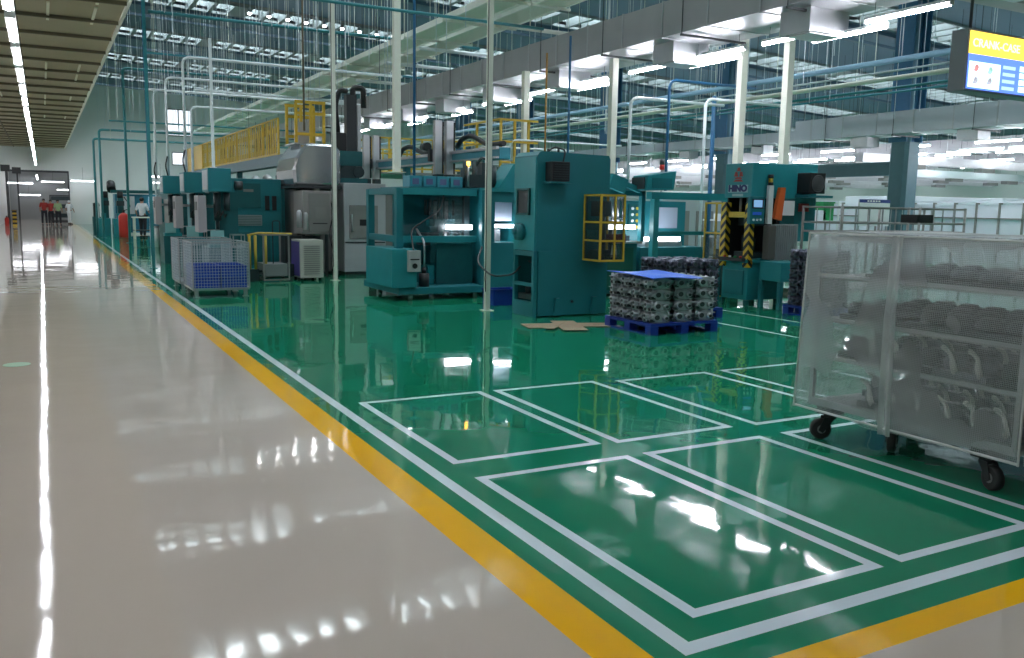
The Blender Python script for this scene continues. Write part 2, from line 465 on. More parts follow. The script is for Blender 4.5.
# ------------------------------------------------------------------ ducts
def duct(name, x0, x1, z0, z1, y0, y1, label, seam=1.25, drops=(), dropz=.3, dm=None):
    t = thing(name, (x0, y0, z0), label, 'duct')
    mb = MB().box(x0, x1, y0, y1, z0, z1); mb.build('duct_body', dm or DUCT, t)
    y = y0+seam
    while y < y1:
        MB().box(x0-.015, x1+.015, y, y+.03, z0-.015, z1+.015).build('flange', SILV, t); y += seam
    y = y0+seam*1.5
    while y < y1:
        MB().box(x0-.06, x1+.06, y, y+.04, z0-.07, z0-.03).build('hanger_bar', DARK, t)
        MB().cyl((x0-.04, y+.02, z0-.03), (x0-.04, y+.02, roof_z(x0)-.02), .009, 6).build('hanger_rod', DARK, t)
        y += seam*2
    for y in drops:
        mb = MB().box(x0+.35, x1-.2, y, y+.62, z0-dropz, z0-.001); d = mb.build('outlet_box', SILV, t)
        mb = MB()
        mb.box(x0+.42, x1-.27, y+.06, y+.56, z0-dropz-.02, z0-dropz-.001)
        mb.build('louvre', STEEL, d)
    return t
duct('air_duct', 10.2, 11.6, 4.75, 5.38, 3.2, 52, 'large grey sheet metal air duct hanging above the machine line',
     drops=(6.7, 10., 13.3, 17.4, 20.7, 23.9, 27.2, 30.5, 34, 38), dropz=.36)
duct('air_duct', 22.0, 23.1, 3.94, 4.57, 8., 21.2, 'grey sheet metal air duct passing in front of the nearest blue column', drops=(9., 12, 15, 18.6), dropz=.28, dm=DUCTL)
duct('air_duct', 22.05, 23.05, 3.94, 4.28, 21.25, 50, 'slimmer far run of grey air duct behind the press', drops=(23, 27), dropz=.28, dm=DUCTL)
duct('air_duct', 31., 32.2, 4.0, 4.5, 12., 50, 'grey air duct in the bright hall beyond the blue columns', drops=(14, 18, 22, 26), dropz=.3)
duct('air_duct', 39.5, 41., 4.0, 4.6, 14., 55, 'second air duct deep in the bright hall', drops=(18, 24, 30), dropz=.3)

# ------------------------------------------------------------------ tube lights
def tube_proto(name, L, label, group, glow, zup=.9, wide=.07):
    t = thing(name, (0, 0, 0), label, 'light', group)
    mb = MB(); mb.box(-wide/2, wide/2, -L/2, L/2, .03, .075); mb.box(-wide/2, wide/2, -L/2, -L/2+.03, -.015, .03); mb.box(-wide/2, wide/2, L/2-.03, L/2, -.015, .03)
    mb.build('housing', WHITE, t)
    mb = MB().cyl((0, -L/2+.03, 0), (0, L/2-.03, 0), .026, 10); mb.build('tube', glow, t)
    mb = MB()
    for y in (-L*.38, L*.38): mb.cyl((0, y, .075), (0, y, zup), .005, 5)
    mb.build('drop_wire', DARK, t)
    return t
aisle = tube_proto('tube_light', 1.95, 'white tube light in the long single row hung over the aisle', 'tube lights over the aisle', TUBEW, 1.18, .12)
first = True
y = 1.9
while y < 66.5:
    if first: aisle.location = (-.24, y, 3.9); first = False
    else: dup(aisle, (-.24, y, 3.9))
    y += 2.43
y = 69.5
while y < 108:
    c = dup(aisle, (-.24, y, 3.3), 'white tube light of the row continuing past the doorway', group='tube lights past the doorway'); y += 2.6
    for ch in c.children:
        if ch.name.startswith('drop_wire'): ch.scale.z = .89/1.18
rowA = tube_proto('tube_light', 1.45, 'glowing tube light hanging under the large grey air duct', 'tube lights under the large duct', TUBE, .27)
ysA = [7.0+.1, 8.6+1.2, 11.0, 12.0+.7, 15.0, 17.6, 19.9, 22.3, 24.8, 27.3, 30, 33, 36, 39, 42]
ysA = [5.2, 8.75, 10.9, 12.75, 14.8, 17.0, 19.3, 21.8, 24.4, 27.2, 30, 33, 36, 39, 42]
for i, y in enumerate(ysA):
    if i == 0: rowA.location = (11.15, y, 4.48)
    else: dup(rowA, (11.15, y, 4.48))
for y in (9.95, 13.1, 17.2, 20.8, 24.3, 28.0):
    dup(rowA, (11.35, y, 4.40), 'glowing tube light in the short broken row outside the large duct', group='outer tube lights beside the large duct')
rowB = tube_proto('tube_light', 1.45, 'bright tube light hanging under the air ducts of the far hall', 'tube lights of the far hall', TUBEF, 1.2)
cnt = 0
for x, y0, y1, st, z in ((24.5, 10, 48, 2.9, 3.75), (25.4, 10.5, 17, 1.6, 3.6), (27.2, 12, 46, 2.2, 3.7), (30.2, 14, 50, 2.4, 3.85), (33.5, 12, 50, 2.4, 3.8), (37., 14, 50, 3.6, 3.75), (43, 18, 56, 3.6, 3.8), (50, 22, 58, 4.2, 3.8)):
    y = y0
    while y < y1:
        if cnt == 0: rowB.location = (x, y, z); c = rowB
        else: c = dup(rowB, (x, y, z))
        for ch in c.children:
            if ch.name.startswith('drop_wire'): ch.scale.z = (roof_z(x)-z-.02)/1.2
        cnt += 1; y += st
# cross-wise tubes seen far away by the back wall and past the doorway
cross = thing('tube_light', (0, 0, 0), 'tube light mounted crosswise near the far white wall', 'light', 'crosswise tube lights at the far wall')
MB().box(-.75, .75, -.05, .05, .03, .08).build('housing', WHITE, cross)
MB().cyl((-.73, 0, 0), (.73, 0, 0), .035, 10).build('tube', CROSSL, cross)
MB().cyl((0, 0, .08), (0, 0, .9), .008, 5).build('drop_wire', DARK, cross)
cpos = [(-1.22, 66.4, 2.68), (.79, 74, 2.95), (2.51, 66, 2.92), (1.77, 74, 2.38), (-.83, 74, 1.95), (7.2, 64, 3.3), (7.5, 64.5, 2.9)]
cross.location = cpos[0]
for p in cpos[1:]: dup(cross, p)
# small round lamps high in the roof
sp = thing('high_bay_lamp', (0, 0, 0), 'small round lamp high in the roof beside the skylight', 'light', 'round lamps along the roof girder')
mb = MB(); mb.sweep([(0, 0, 0), (0, 0, .1), (0, 0, .2)], [.13, .09, .04], 12); mb.build('shade', STEEL, sp)
MB().ball((0, 0, -.02), .075, (1, 1, .6)).build('bulb', mat('bulb', (1, 1, 1), .4, emit=(1, 1, 1), es=14), sp)
MB().cyl((0, 0, .2), (0, 0, .32), .01, 6).build('rod', STEEL, sp)
sp.location = (7.6, 36.2, roof_z(7.6)-.32)
for i in range(1, 10):
    x = 7.6+i*.75; dup(sp, (x, 36.2, roof_z(x)-.32))
mb = MB()
v = 36.2
mb.sweep([(2, v, roof_z(2)-.04), (40, v, roof_z(40)-.04)], .035, 6)
tag(mb.build('lamp_rail', GREYC), 'thin rail carrying the small round lamps under the roof', 'rail')
# ------------------------------------------------------------------ mesh-covered trolley with castings
def cart():
    X0, X1, Y0, Y1, Z0, Z1 = 4.78, 5.95, 2.80, 4.36, .24, 1.44
    t = thing('cage_trolley', (X0, Y0, 0), 'large wheeled cage trolley wrapped in translucent white netting at the right edge', 'trolley')
    mb = MB().frame(X0+.02, X1-.02, Y0+.02, Y1-.02, Z0, Z1, .028)
    mb.box(X0+.05, X1-.05, (Y0+Y1)/2, (Y0+Y1)/2+.03, Z0+.001, Z0+.026)
    mb.build('frame', STEEL, t)
    shz = [.28, .60, .87, 1.17]
    for z in shz:
        mb = MB().box(X0+.06, X1-.06, Y0+.06, Y1-.06, z-.025, z)
        sh = mb.build('shelf', mat('shelf grey', (.30, .31, .30), .5), t)
        MB().box(X0+.012, X0+.03, Y0+.03, Y1-.03, z-.01, z+.012).box(X1-.03, X1-.012, Y0+.03, Y1-.03, z-.01, z+.012).build('edge_rail', STEEL, sh)
    for x, y, a in ((X0+.08, Y0+.22, -1.9), (X0+.09, Y1-.16, 2.6), (X0+.26, 3.80, -2.6), (X1-.15, Y0+.16, .2), (X1-.15, Y1-.16, .8)):
        mb = MB(); mb.box(x-.065, x+.065, y-.065, y+.065, .185, .238); mb.box(x-.03, x+.03, y-.03, y+.03, .15, .185)
        R = RZ(a)
        for s in (-1, 1):
            P = [Vector((x, y, 0)) + R @ Vector((px, s*.032, pz)) for px, pz in ((-.03, .165), (.05, .165), (.085, .07), (.055, .05))]
            Q = [p + R @ Vector((0, s*.006, 0)) for p in P]
            A = [mb.bm.verts.new(p) for p in P]; B = [mb.bm.verts.new(p) for p in Q]
            mb.face(A); mb.face(B[::-1])
            for i in range(4): mb.face([A[i], B[i], B[(i+1) % 4], A[(i+1) % 4]])
        c = mb.build('caster', BLACK, t)
        w = Vector((x, y, .075)) + R @ Vector((.062, 0, 0)); ax = R @ Vector((0, 1, 0))
        MB().sweep([w-ax*.026, w-ax*.02, w+ax*.02, w+ax*.026], [.062, .074, .074, .062], 20).build('wheel', RUBBER, c)
        MB().cyl(w-ax*.031, w+ax*.031, .03, 14).build('wheel_hub', mat('hub grey', (.25, .26, .26), .5), c)
    # netting: wavy sheet round four sides and over the top
    def sheet(name, f, nu, nv, m_, parent=t):
        mb = MB(); G = [[mb.bm.verts.new(f(i/nu, j/nv)) for j in range(nv+1)] for i in range(nu+1)]
        for i in range(nu):
            for j in range(nv):
                q = mb.face([G[i][j], G[i+1][j], G[i+1][j+1], G[i][j+1]]); q.smooth = True
        return mb.build(name, m_, parent)
    def wob(p, d, k=.012):
        n1 = noise.noise(Vector(p)*2.3); n2 = noise.noise(Vector((p[0]*1.2, p[1]*9, p[2]*1.6)))
        return Vector(p) + Vector(d)*((n1+.6*n2)*k + .006)
    zb, zt = .215, 1.465
    def flare(v): return .028*(1-v)
    def zbot(u): return zb + .018*math.sin(u*9) - .01*math.sin(u*23)
    def lf(u, v): z = zbot(u) + (zt-zbot(u))*v; return wob((X0-.02-flare(v), Y0-.02-.01+(Y1-Y0+.05+flare(v))*u, z), (-1, 0, 0))
    sheet('netting_side', lf, 60, 40, NET)
    sheet('netting_side', lambda u, v: wob((X1+.02+flare(v), Y0-.02+(Y1-Y0+.04)*u, zbot(u)+(zt-zbot(u))*v), (1, 0, 0)), 40, 20, NET)
    sheet('netting_end', lambda u, v: wob((X0-.03+(X1-X0+.06)*u, Y0-.025-flare(v), zbot(u)+(zt-zbot(u))*v), (0, -1, 0)), 40, 30, NET)
    sheet('netting_end', lambda u, v: wob((X0-.03+(X1-X0+.06)*u, Y1+.025+flare(v), zbot(u)+(zt-zbot(u))*v), (0, 1, 0)), 40, 30, NET)
    sheet('netting_top', lambda u, v: wob((X0-.03+(X1-X0+.06)*u, Y0-.03+(Y1-Y0+.06)*v, zt+.004), (0, 0, 1), .008), 30, 30, NET2)
    def seam(u, v):
        yc = 3.62 + .02*math.sin(v*3) + .025*v; wd = .085*(1-.15*v)
        z = zb-.03 + (zt-zb+.03)*v
        return wob((X0-.036-flare(v)-.012*math.sin(u*math.pi*2.5), yc-wd/2+wd*u, z), (-1, 0, 0), .006)
    sheet('netting_flap', seam, 10, 40, NET2)
    mb = MB()
    mb.pipe([(X0-.03, Y0-.02, zt-.002), (X0-.03, Y1+.02, zt-.002), (X1+.03, Y1+.02, zt-.002), (X1+.03, Y0-.02, zt-.002), (X0-.03, Y0-.021, zt-.002)], .008, .01, 6)
    mb.pipe([(X0-.058, Y0-.04, zb+.01), (X0-.058, Y1+.03, zb+.01)], .009, .01, 6)
    mb.pipe([(X0-.03, Y0-.02, zt), (X0-.058, Y0-.045, zb)], .008, .01, 6)
    mb.pipe([(X0-.03, Y1+.02, zt), (X0-.058, Y1+.045, zb)], .008, .01, 6)
    mb.build('netting_hem', mat('hem', (.55, .55, .54), .7), t)
    # castings on the shelves
    def casting(neck=True):
        mb = MB(); m0 = 0
        mb.m(0)
        mb.box(-.08, .10, -.085, .085, 0, .045)
        mb.sweep([(.02, 0, .04), (.02, 0, .09), (.02, 0, .12), (.02, 0, .15)], [.075, .082, .06, .05], 14)
        mb.sweep([(.09, 0, .05), (.16, 0, .07)], [.05, .035], 12)
        for a in (-.06, .06): mb.cyl((.02, a, .02), (.02, a, .13), .02, 8)
        mb.box(-.02, .06, -.09, .09, .085, .10)
        if not neck: return mb
        mb.m(1)
        mb.sweep([(-.065, -.03, .03), (-.085, -.028, .08), (-.08, -.015, .12), (-.06, .008, .145), (-.062, .03, .165), (-.08, .045, .185), (-.09, .046, .19)], [.018, .020, .016, .013, .013, .017, .012], 10)
        return mb
    root = casting().build('metal_casting', [CAST, mat('milled curve', (.70, .69, .65), .45, .2)], None)
    tag(root, 'dark metal casting with a pale curved neck, on the lowest shelf inside the netted trolley', 'casting', 'castings on the lowest trolley shelf')
    lump = casting(False).build('metal_casting', [mat('dark casting', (.07, .075, .085), .5, .3), DARK], None); lump_used = False
    first = True
    for si, z in enumerate(shz):
        nm = ('lowest', 'second', 'third', 'top')[si]
        for r, x in enumerate((X0+.20, X0+.52, X0+.84)):
            for k in range(7):
                if si >= 2 and (k == 6 and si == 3): continue
                y = Y0+.17+k*.19 + (.03 if r % 2 else 0)
                if si == 0 and k == 6 and r == 0: continue
                nk = (si < 2 and not (si == 1 and (k + r) % 3 == 0))
                if nk:
                    if first: o = root; first = False
                    else: o = root.copy(); COL.objects.link(o)
                elif not lump_used: o = lump; lump_used = True
                else: o = lump.copy(); COL.objects.link(o)
                o.location = (x, y, z); o.rotation_euler.z = random.uniform(-.15, .15)
                o.scale = (1, 1, 1) if si < 2 else ((1, 1.1, .80) if si == 2 else (1, 1.1, .60))
                tag(o, 'dark metal casting %son the %s shelf inside the netted trolley' % ('with a pale curved neck ' if nk else '', nm), 'casting')
                o['group'] = ('necked castings' if nk else 'dark castings') + ' on the %s trolley shelf' % nm
cart()

# ------------------------------------------------------------------ pallet stacks of crankcases
def crank():
    mb = MB()
    mb.prism([(-.11, 0), (.11, 0), (.125, .035), (.09, .07), (.10, .115), (.06, .14), (-.06, .14), (-.10, .115), (-.09, .07), (-.125, .035)], 'y', -.095, .095)
    mb.sweep([(-.06, -.135, .075), (-.06, -.09, .075)], [.045, .05], 12)
    mb.sweep([(.06, -.13, .06), (.06, -.09, .06)], [.03, .04], 12)
    mb.sweep([(0, .09, .08), (0, .13, .08)], [.06, .05], 12)
    mb.sweep([(-.15, 0, .09), (-.09, 0, .08)], [.03, .05], 10); mb.sweep([(.09, 0, .08), (.15, 0, .09)], [.05, .03], 10)
    for a in (-.1, .1):
        for b in (-.08, .08): mb.cyl((a, b, .0), (a, b, .145), .016, 7)
    mb.box(-.13, .13, -.11, .11, .098, .108)
    mb.m(1)
    mb.cyl((-.06, -.137, .075), (-.06, -.132, .075), .032, 10); mb.cyl((.06, -.133, .06), (.06, -.128, .06), .02, 8)
    mb.cyl((-.152, 0, .09), (-.147, 0, .09), .022, 8)
    for a in (-.1, .1): mb.box(a-.03, a+.03, -.098, -.094, .015, .05)
    for a in (-.05, .05): mb.box(-.128, -.120, a-.02, a+.02, .012, .045)
    return mb
CR = crank().build('crankcase_casting', [CASTL, DARK], None)
CRD = crank().build('crankcase_casting', [mat('violet grey casting', (.13, .135, .19), .4, .5, var=.3, vscale=18), DARK], None)
used = {'a': False, 'b': False}
def put_cr(x, y, z, lab, grp, rz=0, key='a', s=1.0):
    src = CR if key == 'a' else CRD
    if used[key]: o = src.copy(); COL.objects.link(o)
    else: o = src; used[key] = True
    o.location = (x, y, z); o.rotation_euler.z = rz; o.scale = s if isinstance(s, tuple) else (s, s, s)
    tag(o, lab, 'casting', grp)
def pallet(x0, x1, y0, y1, lab):
    t = thing('pallet', (x0, y0, 0), lab, 'pallet')
    MB().box(x0, x1, y0, y1, .115, .15).build('deck', BLUEPL, t)
    n = 3
    for x in (x0, (x0+x1)/2-.06, x1-.12):
        for y in (y0, (y0+y1)/2-.06, y1-.12): MB().box(x, x+.12, y, y+.12, .02, .114).build('block', BLUEPL, t)
    for x in (x0, (x0+x1)/2-.06, x1-.12): MB().box(x, x+.12, y0, y1, 0, .02).build('runner', BLUEPL, t)
pallet(6.80, 7.92, 8.80, 9.84, 'blue plastic pallet under the stack with the blue cover sheet')
for L in range(4):
    nm = ('bottom', 'second', 'third', 'top')[L]
    for i in range(3):
        for j in range(4):
            put_cr(6.80+.19+i*.37, 8.80+.14+j*.255, .152+L*.147, 'grey engine casting in the %s layer of the stack on the blue pallet' % nm,
                   '%s layer of castings under the blue sheet' % nm, (0 if (i+j) % 2 else math.pi)*0 + random.uniform(-.04, .04), 'a', (1.28, .92, 1))
mb = MB(); nu, nv = 16, 12
G = [[None]*(nv+1) for _ in range(nu+1)]
for i in range(nu+1):
    for j in range(nv+1):
        u, v = i/nu, j/nv
        x = 6.74+.82*u; y = 8.72+1.02*v
        e = max(0, .12-v)*.15
        G[i][j] = (x, y, .152+4*.147+.016+.012*math.sin(u*5+v*2)+.01*v - e*.6)
top = [[mb.bm.verts.new(p) for p in r] for r in G]; bot = [[mb.bm.verts.new((p[0], p[1], p[2]-.008)) for p in r] for r in G]
for i in range(nu):
    for j in range(nv):
        mb.face([top[i][j], top[i+1][j], top[i+1][j+1], top[i][j+1]]); mb.face([bot[i][j], bot[i][j+1], bot[i+1][j+1], bot[i+1][j]])
for i in range(nu):
    mb.face([top[i][0], bot[i][0], bot[i+1][0], top[i+1][0]]); mb.face([top[i][nv], top[i+1][nv], bot[i+1][nv], bot[i][nv]])
for j in range(nv):
    mb.face([top[0][j], top[0][j+1], bot[0][j+1], bot[0][j]]); mb.face([top[nu][j], bot[nu][j], bot[nu][j+1], top[nu][j+1]])
tag(mb.build('cover_sheet', BLUESH, loc=(6.8, 8.8, .75)), 'bright blue plastic sheet lying on top of the casting stack', 'sheet')
# second stack behind it, one layer higher
pallet(8.08, 9.04, 9.95, 10.93, 'blue pallet under the taller stack behind the blue sheet')
for L in range(5):
    for i in range(3):
        for j in range(3):
            put_cr(8.08+.17+i*.31, 9.95+.17+j*.31, .152+L*.147, 'dark grey casting in the taller stack just behind the blue-sheeted one', 'castings of the taller stack behind', 0, 'b')
# stack between press and trolley
pallet(10.34, 10.98, 9.2, 10.0, 'blue pallet under the violet-grey stack between press and netted trolley')
for L in range(6):
    for i in range(2):
        for j in range(3):
            put_cr(10.34+.17+i*.30, 9.2+.14+j*.26, .152+L*.147, 'violet-grey casting in the narrow stack between press and netted trolley', 'castings beside the netted trolley', 0, 'b')

# cardboard sheets
for i, (x, y, w, d, a, z, l) in enumerate(((5.98, 10.12, .55, .42, -.25, .004, 'flat cardboard piece lying leftmost on the green floor by the teal cabinet'),
    (6.28, 9.95, .34, .95, -.35, .013, 'wide cardboard strip lying across the others in front of the teal cabinet'),
    (6.10, 10.02, .14, .80, -.75, .021, 'narrow cardboard strip lying on top of the others'),
    (6.62, 9.95, .75, .36, -.35, .006, 'flat cardboard piece lying rightmost near the blue pallet'))):
    mb = MB(); mb.box(-w/2, w/2, -d/2, d/2, 0, .006); mb.box(-w/2, w/2, -d*.12, -d*.10, .006, .008); 
    o = mb.build('cardboard_sheet', CARD); o.location = (x, y, z); o.rotation_euler.z = a; tag(o, l, 'cardboard')

# ------------------------------------------------------------------ big teal cabinet machine
def bigm():
    X0, X1, Y0, Y1 = 6.31, 7.58, 10.95, 11.63
    t = thing('machine_cabinet', (X0, Y0, 0), 'tall plain teal machine cabinet with a black fan box high on its side', 'machine')
    mb = MB()
    mb.prism([(X0, .98), (X0, 2.36), (X0+.06, 2.42), (X1-.03, 2.40), (X1, 2.34), (X1, .98)], 'y', Y0, Y1)
    mb.box(X0+.36, X1, Y0+.041, Y1, .02, .979)
    mb.box(X0+.05, X1, Y0, Y0+.04, .02, .979)
    mb.build('body', TEAL, t)
    MB().box(X0-.015, X0, Y0+.02, Y1-.02, .98, 2.34).build('side_panel', TEAL2, t)
    MB().box(X0-.03, X0-.016, 11.14, 11.46, 1.53, 1.86).build('window_pane', DARK, t, bev=.01)
    mb = MB(); mb.frame(X0-.035, X0-.015, 11.11, 11.49, 1.50, 1.89, .03); mb.build('window_rim', TEALD, t)
    mb = MB(); mb.sweep([(X0-.015, 11.36, 1.25), (X0-.10, 11.36, 1.25), (X0-.13, 11.36, 1.25)], [.125, .125, .08], 18); mb.cyl((X0-.17, 11.36, 1.25), (X0-.12, 11.36, 1.25), .045, 12)
    mb.build('motor_cover', TEAL, t)
    mb = MB()
    for y in (Y0+.02, Y1-.08): mb.box(X0-.02, X0+.04, y, y+.06, .0, .978)
    mb.box(X0-.02, X0+.04, Y0+.08, Y1-.08, .90, .97); mb.box(X0-.02, X0+.04, Y0+.08, Y1-.08, .45, .50); mb.box(X0-.02, X0+.04, Y0+.08, Y1-.08, .0, .22)
    mb.build('open_bay_frame', TEAL, t)
    MB().box(X0+.06, X0+.35, Y1-.03, Y1, .02, .975).build('bay_end_panel', TEALD, t)
    mb = MB(); mb.box(X0+.04, X0+.33, Y0+.10, Y1-.10, .24, .32); mb.cyl((X0+.12, 11.1, .32), (X0+.12, 11.1, .5), .06, 12); mb.cyl((X0+.15, 11.4, .32), (X0+.15, 11.4, .42), .05, 12)
    mb.pipe([(X0+.2, 11.0, .3), (X0+.2, 11.0, .7), (X0+.2, 11.5, .8)], .015, .08, 6); mb.build('pump', DARKT, t)
    f = MB().box(6.44, 6.74, Y0-.20, Y0-.001, 1.99, 2.27).build('fan_box', BLACK, t, bev=.01)
    mb = MB()
    for k in range(7): mb.box(6.47, 6.71, Y0-.21, Y0-.20, 2.02+k*.034, 2.035+k*.034)
    mb.build('grille', DARK, f)
    MB().box(6.41, 6.78, Y0-.22, Y0-.001, 1.965, 1.985).build('bracket', TEAL, t)
    MB().pipe([(6.68, Y0-.1, 2.27), (6.72, Y0-.1, 2.44), (6.65, Y0+.1, 2.5), (6.60, Y0+.2, 2.43)], .012, .06, 6).build('cable', BLACK, t)
    MB().pipe([(X0+.05, 11.5, .72), (X0-.10, 11.45, .60), (X0-.30, 11.75, .55), (X0-.40, 12.1, .75), (X0-.22, 12.28, .98)], .014, .14, 6).build('hose', BLACK, t)
    mb = MB()
    for x in (6.62, 7.28): mb.prism([(x, .02), (x+.12, .02), (x+.10, .28), (x+.02, .28)], 'y', Y0-.05, Y0-.001)
    mb.build('foot_plate', TEAL, t)
    mb = MB(); mb.cyl((6.95, Y0-.03, .22), (6.95, Y0-.001, .22), .02, 8); mb.build('plug', DARK, t)
    for y in (11.2, 11.5): 
        MB().cyl((X0+.5, y, 2.38), (X0+.5, y, 2.5), .02, 8).build('eye_bolt', DARK, t)
    # yellow guard cage
    g = thing('guard_cage', (7.02, 10.42, .8), 'yellow framed guard cage sticking out of the right side of the tall teal cabinet', 'cage')
    x0, x1, y0, y1, z0, z1 = 7.10, 7.54, 10.46, 10.92, .84, 1.82
    mb = MB().frame(x0, x1, y0, y1, z0, z1, .028)
    for z in (1.13, 1.40):
        mb.box(x0+.028, x1-.028, y0, y0+.028, z, z+.028); mb.box(x0, x0+.028, y0+.028, y1-.028, z, z+.028); mb.box(x1-.028, x1, y0+.028, y1-.028, z, z+.028)
    mb.box(x0+.25, x0+.275, y0, y0+.028, z0+.028, z1-.028)
    mb.build('frame', YEL, g)
    MB().box(x0+.03, x1-.03, y0+.010, y0+.014, z0+.03, z1-.03).build('front_pane', GLASS, g)
    MB().box(x0+.010, x0+.014, y0+.03, y1-.03, z0+.03, z1-.03).build('side_pane', GLASS, g)
    mb = MB(); mb.box(x0+.08, x1-.08, y0+.15, y1-.03, .86, 1.0); mb.cyl((x0+.2, y0+.25, 1.0), (x0+.2, y0+.25, 1.55), .05, 12); mb.box(x0+.1, x1-.12, y0+.2, y1-.05, 1.50, 1.72); mb.cyl((x0+.33, y0+.22, 1.0), (x0+.33, y0+.22, 1.3), .03, 10)
    mb.build('tool_head', DARKT, g)
    MB().box(x1-.20, x1+.06, y0+.06, y0+.2, 1.12, 1.24).build('red_tray', mat('dark red', (.16, .02, .02), .5), g)
    MB().sweep([(x1-.12, y0+.1, .90), (x1-.12, y0+.1, 1.08)], [.05, .035], 10).build('bottle', WHITE, g)
bigm()

# ------------------------------------------------------------------ HINO press
def press():
    X0, X1, Y0, Y1 = 10.50, 12.05, 11.0, 11.66
    t = thing('hydraulic_press', (X0, Y0, 0), 'teal hydraulic press with a red emblem, dark blue lettering and hazard-striped posts', 'press')
    MB().box(X0, X0+1.05, Y0, Y1, 1.84, 2.42).build('head', TEAL2, t, bev=.015)
    MB().box(X0+1.051, X1, Y0+.02, Y1, 1.1, 2.44).build('power_unit_box', TEAL2, t, bev=.01)
    mb = MB(); mb.box(X0+.02, X0+.75, Y0+.02, Y1-.02, .10, .74); mb.box(X0-.04, X0+.8, Y0-.02, Y1+.02, .74, .80); mb.build('base', TEAL2, t, bev=.01)
    mb = MB()
    for y in (Y0, Y1-.07): 
        for x in (X0, X0+.7): mb.box(x, x+.07, y, y+.07, 0, .10)
    mb.build('foot', TEALD, t)
    MB().box(X0-.002, X0+.018, Y0+.1, Y1-.1, .18, .60).build('access_panel', TEAL, t)
    mb = MB(); mb.box(X0+.70, X0+1.04, Y0+.02, Y1-.02, .80, 1.84); mb.build('back_column', TEALD, t)
    MB().box(X0+.62, X0+.699, Y0+.03, Y1-.03, .801, 1.839).build('rear_dark_filler', BLACK, t)  # black filler added to stand in for the shade inside the press opening
    MB().box(X0+.05, X0+.61, Y1-.06, Y1-.03, .801, 1.839).build('side_dark_filler', BLACK, t)  # second black filler, gives the far side of the opening the same painted shade
    for (y, l) in ((Y0-.02, 0), (Y1-.10, 1)):
        MB().box(X0-.03, X0+.08, y, y+.12, .66, 1.76).build('striped_post', HAZ, t)
    MB().box(X0+.02, X0+.35, Y0+.10, Y1-.10, 1.50, 1.60).build('press_beam', YEL, t, bev=.008)
    mb = MB(); mb.cyl((X0+.3, 11.33, 1.60), (X0+.3, 11.33, 1.84), .07, 14)
    for y in (11.2, 11.46): mb.cyl((X0+.2, y, 1.60), (X0+.2, y, 1.84), .025, 10)
    mb.build('ram', STEEL, t)
    mb = MB(); mb.box(X0+.1, X0+.6, Y0+.2, Y1-.2, .80, .92); mb.cyl((X0+.3, 11.24, .92), (X0+.3, 11.24, 1.15), .06, 12); mb.cyl((X0+.3, 11.43, .92), (X0+.3, 11.43, 1.2), .05, 12); mb.box(X0+.2, X0+.5, Y0+.15, Y1-.15, 1.36, 1.50)
    mb.build('die_set', DARKT, t)
    mb = MB(); mb.box(X0-.12, X0-.04, Y0+.02, Y1-.05, .76, .82); b = mb.build('button_bar', BLACK, t)
    for k, m_ in enumerate((RED, GREENB, WHITE, RED)):
        MB().cyl((X0-.08, Y0+.10+k*.13, .82), (X0-.08, Y0+.10+k*.13, .85), .022, 10).build('push_button', m_, b)
    # guard column of steel tube
    text_mesh('lettering', 'HINO', .145, NAVY, t, face_negX(X0-.012, 11.33, 1.99), (X0, Y0, 0), .009, .003, 1.2)
    pl = MB().box(X0-.006, X0-.001, 11.20, 11.46, 1.862, 1.905).build('name_plate', mat('pale plate', (.35, .50, .52), .5), t)
    MB().box(X0-.008, X0-.003, 11.09, 11.57, 1.925, 2.055).build('lettering_ground', mat('lettering ground', (.30, .50, .55), .5), t)
    mb = MB()  # red emblem: stacked peaks
    def tri(y, z, w, h): mb.prism([(y-w/2, z), (y+w/2, z), (y+w/4, z+h), (y-w/4, z+h)], 'x', X0-.008, X0-.001)
    tri(11.33, 2.11, .24, .035); tri(11.33, 2.155, .20, .03); tri(11.27, 2.195, .09, .08); tri(11.39, 2.195, .09, .08); tri(11.33, 2.285, .09, .06)
    mb.build('emblem', mat('emblem red', (.35, .035, .03), .5), t)
    # pendant panel + screen
    p = MB().box(X0-.10, X0+.22, Y0-.10, Y0-.021, 1.40, 1.86).build('control_panel', TEAL, t, bev=.01)
    MB().box(X0-.07, X0+.18, Y0-.108, Y0-.10, 1.66, 1.82).build('bezel', BLACK, p)
    MB().box(X0-.04, X0+.15, Y0-.112, Y0-.108, 1.68, 1.80).build('screen', SCREEN, p)
    MB().box(X0-.05, X0+.14, Y0-.112, Y0-.10, 1.55, 1.60).build('key_strip', BLUESH, p)
    for k in range(3): MB().cyl((X0-.03+k*.08, Y0-.12, 1.47), (X0-.03+k*.08, Y0-.10, 1.47), .018, 8).build('knob', WHITE, p)
    # light curtain columns, tower light, orange cover
    MB().box(X0+.32, X0+.42, Y0-.08, Y0-.02, 1.40, 2.05).build('light_curtain', WHITE, t)
    l = MB().cyl((X0+.37, Y0-.05, 2.05), (X0+.37, Y0-.05, 2.10), .045, 12).build('signal_lamp', BLACK, t)
    MB().cyl((X0+.37, Y0-.05, 2.10), (X0+.37, Y0-.05, 2.17), .04, 12).build('lamp_lens', YEL, l)
    MB().cyl((X0+.37, Y0-.05, 2.17), (X0+.37, Y0-.05, 2.23), .045, 12).build('lamp_cap', BLACK, l)
    MB().prism([(X0+.46, 1.50), (X0+.62, 1.46), (X0+.68, 2.02), (X0+.56, 2.02)], 'y', Y0-.10, Y0-.03).build('orange_cover', ORNG, t)
    MB().box(X0+.24, X0+.42, Y0-.20, Y0-.06, .80, 1.38).build('filter_box', mat('brown grey', (.12, .11, .10), .5), t, bev=.02)
